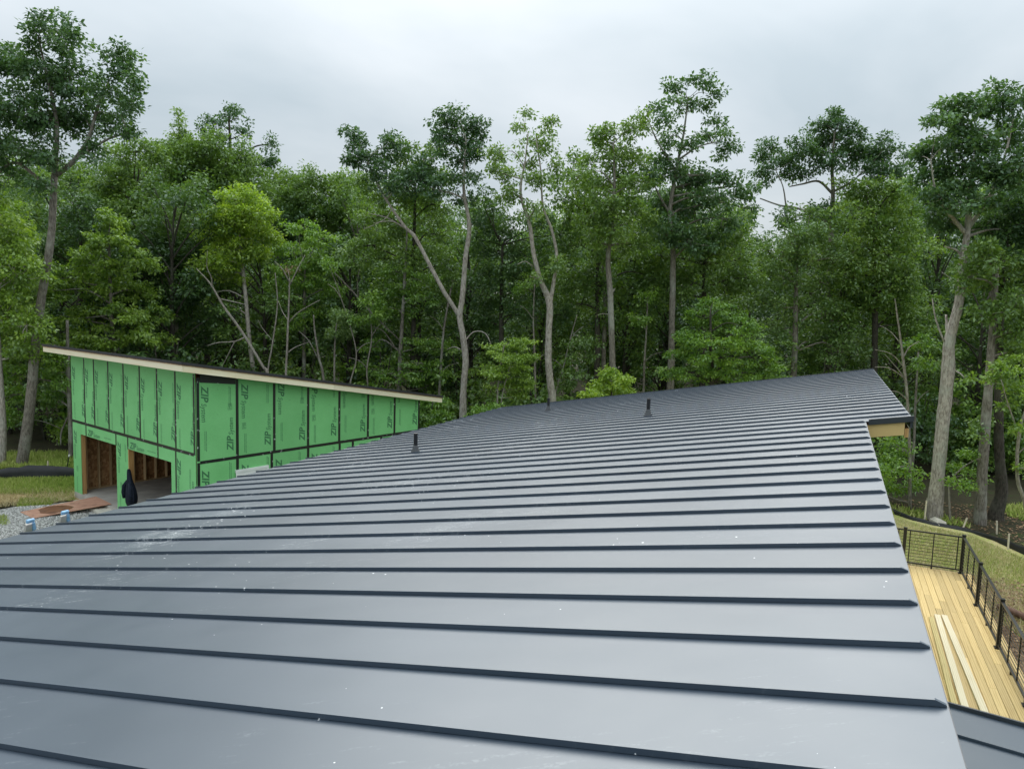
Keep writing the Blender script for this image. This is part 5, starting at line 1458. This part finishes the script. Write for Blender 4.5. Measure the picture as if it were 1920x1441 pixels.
T("maple_tree", "full mid-green tree behind the leaning limb of the forked tree", 34.5, [[(775, 650, 10), (775, 520, 8), (778, 380, 5)]],
  [(770, 275, 22, 18), (800, 285, 28, 20), (745, 290, 18, 14), (785, 315, 40, 24), (825, 335, 22, 26), (745, 330, 30, 22), (710, 365, 34, 22), (770, 375, 46, 28), (820, 385, 34, 28), (700, 410, 36, 26), (680, 350, 24, 24), (755, 430, 44, 28), (815, 440, 36, 30), (700, 460, 40, 28), (770, 480, 44, 26), (830, 500, 30, 28), (660, 490, 36, 24), (840, 560, 26, 26)], 'mid', M_BARK_D, 145, rc=.46, per=62, dens=.74, leafL=.17)
T("beech_tree", "light understory tree with tiers of leaves, right of the lime-green maple's trunk", 36, [[(570, 690, 7), (570, 600, 6), (572, 500, 4)]],
  [(560, 425, 30, 16), (595, 450, 34, 18), (545, 465, 34, 18), (580, 490, 44, 18), (530, 500, 26, 18), (610, 500, 28, 18), (560, 530, 46, 18), (610, 545, 36, 18), (520, 545, 26, 18), (590, 580, 40, 16), (550, 600, 30, 14)], 'beech', M_BARK_G, 146, rc=.38, per=58, dens=.8, leafL=.14, droop=.5, cflat=.42)
T("hickory_tree", "yellowish leafy tree filling the left edge beside the tall oak's trunk", 31.5, [[(-30, 880, 12), (-28, 700, 9), (-26, 500, 6)]],
  [(10, 400, 40, 28), (40, 430, 34, 26), (5, 450, 40, 30), (50, 480, 30, 24), (15, 510, 46, 28), (60, 540, 30, 20), (15, 565, 44, 26), (55, 590, 34, 20), (10, 620, 40, 22), (45, 650, 34, 16), (5, 690, 30, 20), (-30, 540, 40, 80)], 'light', M_BARK_G, 147, rc=.38, per=60, dens=.66, leafL=.15, droop=.45)
T("maple_tree", "dark green tree behind the yellow-green one with drooping tiers", 36, [[(150, 660, 10), (150, 540, 8), (152, 440, 5)]],
  [(140, 390, 36, 26), (180, 400, 34, 28), (110, 420, 34, 28), (155, 440, 48, 28), (270, 520, 40, 30), (300, 560, 36, 30), (90, 470, 34, 28), (280, 470, 44, 30), (370, 470, 36, 30), (380, 540, 36, 28), (340, 560, 40, 26), (120, 600, 44, 28), (250, 570, 44, 30)], 'bgdark', M_BARK_D, 148, rc=.46, per=60, dens=.72, leafL=.17)
# slender stems between the bigger trunks
for i_, (pth, lab_, Yq, bl_) in enumerate([
    ([(1004, 748, 5), (1003, 680, 5), (1000, 600, 4), (1003, 520, 3)], "straight slender stem just left of the V-forked pale tree", 32.5, [(1000, 505, 20, 14), (985, 540, 18, 10)]),
    ([(1040, 745, 4), (1056, 690, 4), (1068, 640, 3), (1082, 590, 2)], "thin stem leaning right out of the V-forked tree's foot", 32, [(1075, 640, 28, 10), (1095, 670, 30, 10), (1080, 700, 30, 9), (1060, 720, 26, 8), (1110, 640, 20, 10)]),
    ([(1207, 722, 4), (1208, 680, 4), (1212, 620, 3), (1214, 560, 2)], "thin straight stem left of the high open oak's trunk", 32.5, [(1215, 555, 22, 14), (1200, 600, 18, 10)]),
    ([(690, 735, 4), (688, 690, 4), (697, 630, 3), (690, 560, 2)], "thin leafy stem over the middle of the garage roof, right of the shaggy clump", 33.5, [(690, 560, 24, 14), (705, 590, 18, 12), (672, 600, 16, 10)]),
    ([(822, 770, 5), (826, 700, 5), (832, 620, 4), (846, 540, 3)], "slender grey stem left of the thick forked pale trunk", 33.5, [(848, 525, 24, 14), (835, 560, 18, 12)]),
    ([(1130, 735, 9), (1132, 660, 8), (1134, 570, 7), (1130, 500, 5)], "grey trunk standing half hidden left of the broken-limbed tree", 34.5, [(1128, 480, 26, 18)]),
    ([(1000, 760, 10), (1002, 690, 9), (1006, 610, 8), (1002, 540, 6)], "grey trunk in the gloom left of the V-forked tree", 38, [(1002, 520, 26, 18)]),
    ([(1700, 950, 6), (1712, 860, 5), (1716, 760, 4), (1722, 660, 3)], "thin stem between the bare-twigged birch and the big leaning oak", 28.5, [(1722, 640, 24, 16), (1735, 680, 20, 12)]),
    ([(655, 728, 4), (668, 660, 3), (640, 560, 2), (618, 500, 2)], "thin bare-looking stem bending left above the garage roof", 33.2, [(620, 495, 20, 12)]),
    ]):
    T("slender_tree", lab_, Yq, [pth], bl_, ['beech', 'mid', 'beech', 'beech', 'mid', 'bgmid', 'bgdark', 'beech', 'beech'][i_], [M_DEAD, M_DEAD, M_BARK_G, M_DEAD, M_BARK_G, M_BARK_G, M_BARK_G, M_BARK_G, M_DEAD][i_], 160 + i_, "tree", "slender stems among the trunks",
      rc=.32, per=46, dens=.8, leafL=.135, droop=.5, bare=[[(pth[1][0], pth[1][1], 2), (pth[1][0] + (-1) ** i_ * 14, pth[1][1] - 14, 1.5), (pth[1][0] + (-1) ** i_ * 34, pth[1][1] - 20, 1)], [(pth[2][0], pth[2][1], 2), (pth[2][0] - (-1) ** i_ * 12, pth[2][1] - 18, 1.5), (pth[2][0] - (-1) ** i_ * 26, pth[2][1] - 28, 1)]])
# a broken hollow stump against the big oak
sp = gz(1743, 974); st_ = empty("stump", (sp[0], sp[1], 0)); tag(st_, "weathered hollow stump splintered against the base of the big leaning oak", "stump")
m = MB(); m.tube([(0, 0, -.05), (.0, 0, .3), (.02, 0, .6)], [.2, .17, .15], 9, True, .2, prng)
for k in range(6):
    a = k * 1.05; x, y = .15 * math.cos(a), .15 * math.sin(a)
    m.tube([(x, y, -.02), (x * 1.05, y * 1.05, .5), (x * 1.1, y, .72 + .16 * math.sin(k * 2.3))], [.06, .05, .012], 6, True, .15, prng)
m.build("wood", M_DEAD, st_, False)

# ---- prototypes for the woods behind, each copied many times
SKY_U = [-400, 0, 170, 300, 340, 500, 560, 640, 700, 900, 1000, 1100, 1200, 1300, 1370, 1400, 1420, 1445, 1475, 1520, 1600, 1700, 1920, 2300]
SKY_V = [300, 300, 300, 290, 290, 330, 320, 325, 330, 385, 380, 370, 330, 350, 380, 440, 465, 440, 400, 370, 350, 340, 320, 310]

def proto_tree(seed, lf, bk, h=16.0, kind='broad'):
    """a tree of height h at the origin; returned meshes (trunk, limbs, crown)"""
    r = np.random.default_rng(seed); pr = random.Random(seed)
    bend = [r.normal(0, .25), r.normal(0, .25)]
    tp = [(bend[0] * math.sin(t * 3), bend[1] * math.sin(t * 2.2), h * .92 * t) for t in (0, .2, .4, .6, .8, 1)]
    tr = MB(); sp = smooth_path(tp, 4); tr.tube([(sp[0][0], sp[0][1], -.1)] + sp, interp_r([.26, .21, .18, .14, .09, .05, .02], len(sp) + 1), 7, True, .05, pr)
    lm = tr; CC, RX, RZ = [], [], []
    nb_ = 26
    for i in range(nb_):
        t = .30 + .70 * (i + r.uniform(0, 1)) / nb_
        R_ = (2.9 if kind == 'broad' else 2.0) * math.sqrt(max(.03, 1 - ((t - .60) / .42) ** 2)) * r.uniform(.45, 1.05)
        a = r.uniform(0, 2 * math.pi)
        p0 = np.array(sp[min(len(sp) - 1, int(max(0.1, t - .08) / 1.0 * (len(sp) - 1)))])
        c = np.array([math.cos(a) * R_, math.sin(a) * R_, h * min(t, .97)])
        lp_ = smooth_path([p0, (p0 + c) / 2 + np.array([0, 0, .2]), c], 3)
        lm.tube(lp_, interp_r([.06, .04, .015], len(lp_)), 5, False)
        for k in range(9):
            v = r.standard_normal(3); v /= np.linalg.norm(v)
            CC.append(c + v * r.random() ** .4 * np.array([1.25, 1.25, .9])); f = r.uniform(.7, 1.25); RX.append(.52 * f); RZ.append(.33 * f)
    C = np.array(CC); N_ = np.full(len(C), 34)
    V, tone = leaf_quads(C, np.array(RX), np.array(RZ), N_, .23, .6, .3, r)
    return tr.mesh("trunk", bk, True), None, quads_mesh("crown", V, tone, LEAF[lf])

def proto_bush(seed, lf, h=4.5):
    r = np.random.default_rng(seed); pr = random.Random(seed)
    tr = MB(); tops = []
    for k in range(3):
        a = r.uniform(0, 6.28); d = r.uniform(.2, .8)
        p = [(0, 0, -.1), (d * .4 * math.cos(a), d * .4 * math.sin(a), h * .4), (d * math.cos(a), d * math.sin(a), h * r.uniform(.75, .95))]
        sp = smooth_path(p, 4); tr.tube(sp, interp_r([.045, .03, .01], len(sp)), 5, True); tops.append(sp)
    CC, RX, RZ = [], [], []
    for i in range(46):
        sp = tops[i % 3]; q = sp[int(r.uniform(.3, .99) * (len(sp) - 1))]
        a = r.uniform(0, 6.28); R_ = r.uniform(.2, 1.5)
        CC.append(q + np.array([math.cos(a) * R_, math.sin(a) * R_, r.uniform(-.35, .3) - .12 * R_])); f = r.uniform(.7, 1.3); RX.append(.42 * f); RZ.append(.15 * f)
    V, tone = leaf_quads(np.array(CC), np.array(RX), np.array(RZ), np.full(46, 42), .16, .5, .45, r)
    return tr.mesh("trunk", M_BARK_D, True), None, quads_mesh("crown", V, tone, LEAF[lf])

PROTO = [proto_tree(300 + i, lf, bk, 16.0, kd) for i, (lf, bk, kd) in enumerate([
    ('bgdark', M_BARK_D, 'broad'), ('bgmid', M_BARK_D, 'broad'), ('bgdark', M_BARK_D, 'slim'), ('bgmid', M_BARK_D, 'slim'), ('bgdark', M_BARK_D, 'broad'), ('bgmid', M_BARK_D, 'broad')])]
BUSH = [proto_bush(400 + i, lf, h) for i, (lf, h) in enumerate([('beech', 4.5), ('bgmid', 5.0), ('bgmid', 3.5), ('beech', 3.2), ('bgdark', 4.5)])]

def place(name, meshes, loc, rz, sx, sz, label, cat, group):
    root = empty(name, loc, rz); root.scale = (sx, sx, sz)
    tag(root, label, cat, group)
    for nm, me in zip(("trunk", "limbs", "crown"), meshes):
        if me: link(nm, me, root)

pr2 = random.Random(99)
MARKS = [(60, "beyond the tall oak at the left edge"), (180, "beyond the high left end of the garage roof"), (330, "beyond the yellow-green drooping tree"), (470, "beyond the lime-green maple"), (620, "beyond the bare stems over the garage"),
         (760, "beyond the leaning limb of the forked tree"), (900, "beyond the thick forked pale trunk"), (1010, "beyond the narrow V of the pale tree"), (1140, "beyond the broken-limbed trunk"),
         (1270, "beyond the high open oak"), (1390, "beyond the fresh green beech"), (1480, "under the gap in the skyline"), (1590, "beyond the flat-topped oak"), (1720, "beyond the far right roof corner"),
         (1800, "beyond the big leaning oak"), (1900, "beyond the dark trunks at the right")]
def mark(u): return min(MARKS, key=lambda m: abs(m[0] - u))[1]
def wood_label(k, row, u):
    return ["dark broad", "mid-green broad", "dark slim", "mid-green slim", "dark spreading", "mid-green spreading"][k] + " tree " + ["close", "fairly close", "deeper", "deep", "far", "very far"][row] + " " + mark(u)
for row, Y in enumerate([36.5, 40.5, 45, 51, 58, 67]):
    x = -.82 * Y
    step = 3.5 if row < 2 else 4.0 + row * .35
    while x < .82 * Y:
        xx, yy = x + pr2.uniform(-1, 1), Y + pr2.uniform(-1.6, 1.6)
        x += step
        u = 960 + FPX * xx / yy
        v = np.interp(u, SKY_U, SKY_V) + pr2.uniform(-8, 60) * (1 if row < 3 else .5)
        h = at(u, v, yy)[2]
        if row == 0: h *= pr2.uniform(.7, .95)
        k = pr2.randrange(6)
        s = h / 16.0
        place("forest_tree", PROTO[k], (xx, yy, 0), pr2.uniform(0, 6.28), max(.85, s * pr2.uniform(.85, 1.1)), s,
              wood_label(k, row, u), "tree", "trees deep in the woods")
for row, (Y, n) in enumerate([(33.2, 17), (35.5, 20), (39, 18), (44, 16)]):
    for i in range(n):
        xx = -.78 * Y + 1.56 * Y * (i + pr2.uniform(.1, .9)) / n; yy = Y + pr2.uniform(-.8, .8)
        u = 960 + FPX * xx / yy
        if row == 0 and u < 160: continue
        if u > 1640: yy = max(yy, 31)
        s = pr2.uniform(.75, 1.5)
        kb = pr2.randrange(5)
        place("understory_tree", BUSH[kb], (xx, yy, 0), pr2.uniform(0, 6.28), s * pr2.uniform(.9, 1.2), s,
              ["tall tiered", "tall dark bushy", "bushy", "low tiered", "dark leafy"][kb] + " undergrowth tree " + ["near", "half hidden", "hidden", "deep"][row] + " " + mark(u), "tree", "understory trees in the shade")
for i in range(9):                                    # right hand woods, nearer the lawn
    xx = pr2.uniform(14, 26); yy = pr2.uniform(28.5, 36)
    s = pr2.uniform(.5, 1.1)
    kb = pr2.randrange(1, 5)
    place("leafy_bush", BUSH[kb], (xx, yy, 0), pr2.uniform(0, 6.28), s, s, ["small", "mid-sized", "large"][min(2, int((s - .5) / .2))] + " " + ["dark", "fresh green", "layered", "mid-green"][kb - 1] + " bush " + ["just behind the right silt fence", "among the right hand trunks", "deep in the shade of the right woods"][min(2, int((yy - 28.5) / 2.5))] + (", towards the house" if xx < 19 else ", towards the photo's edge"), "bush", "bushes in the right hand woods")

# the far woods read as one dark mass
r = np.random.default_rng(77)
n = 5200
X = r.uniform(-105, 105, n); Yf = r.uniform(74, 100, n)
Zf = r.uniform(.0, 1, n) ** 1.1 * 15
C = np.stack([X, Yf, Zf], 1)
V, tone = leaf_quads(C, np.full(n, 1.5), np.full(n, 1.1), np.full(n, 22), .75, .7, .2, r)
tag(link("distant_woods", quads_mesh("distant_woods", V, tone, LEAF['bgdark'])), kind='stuff')
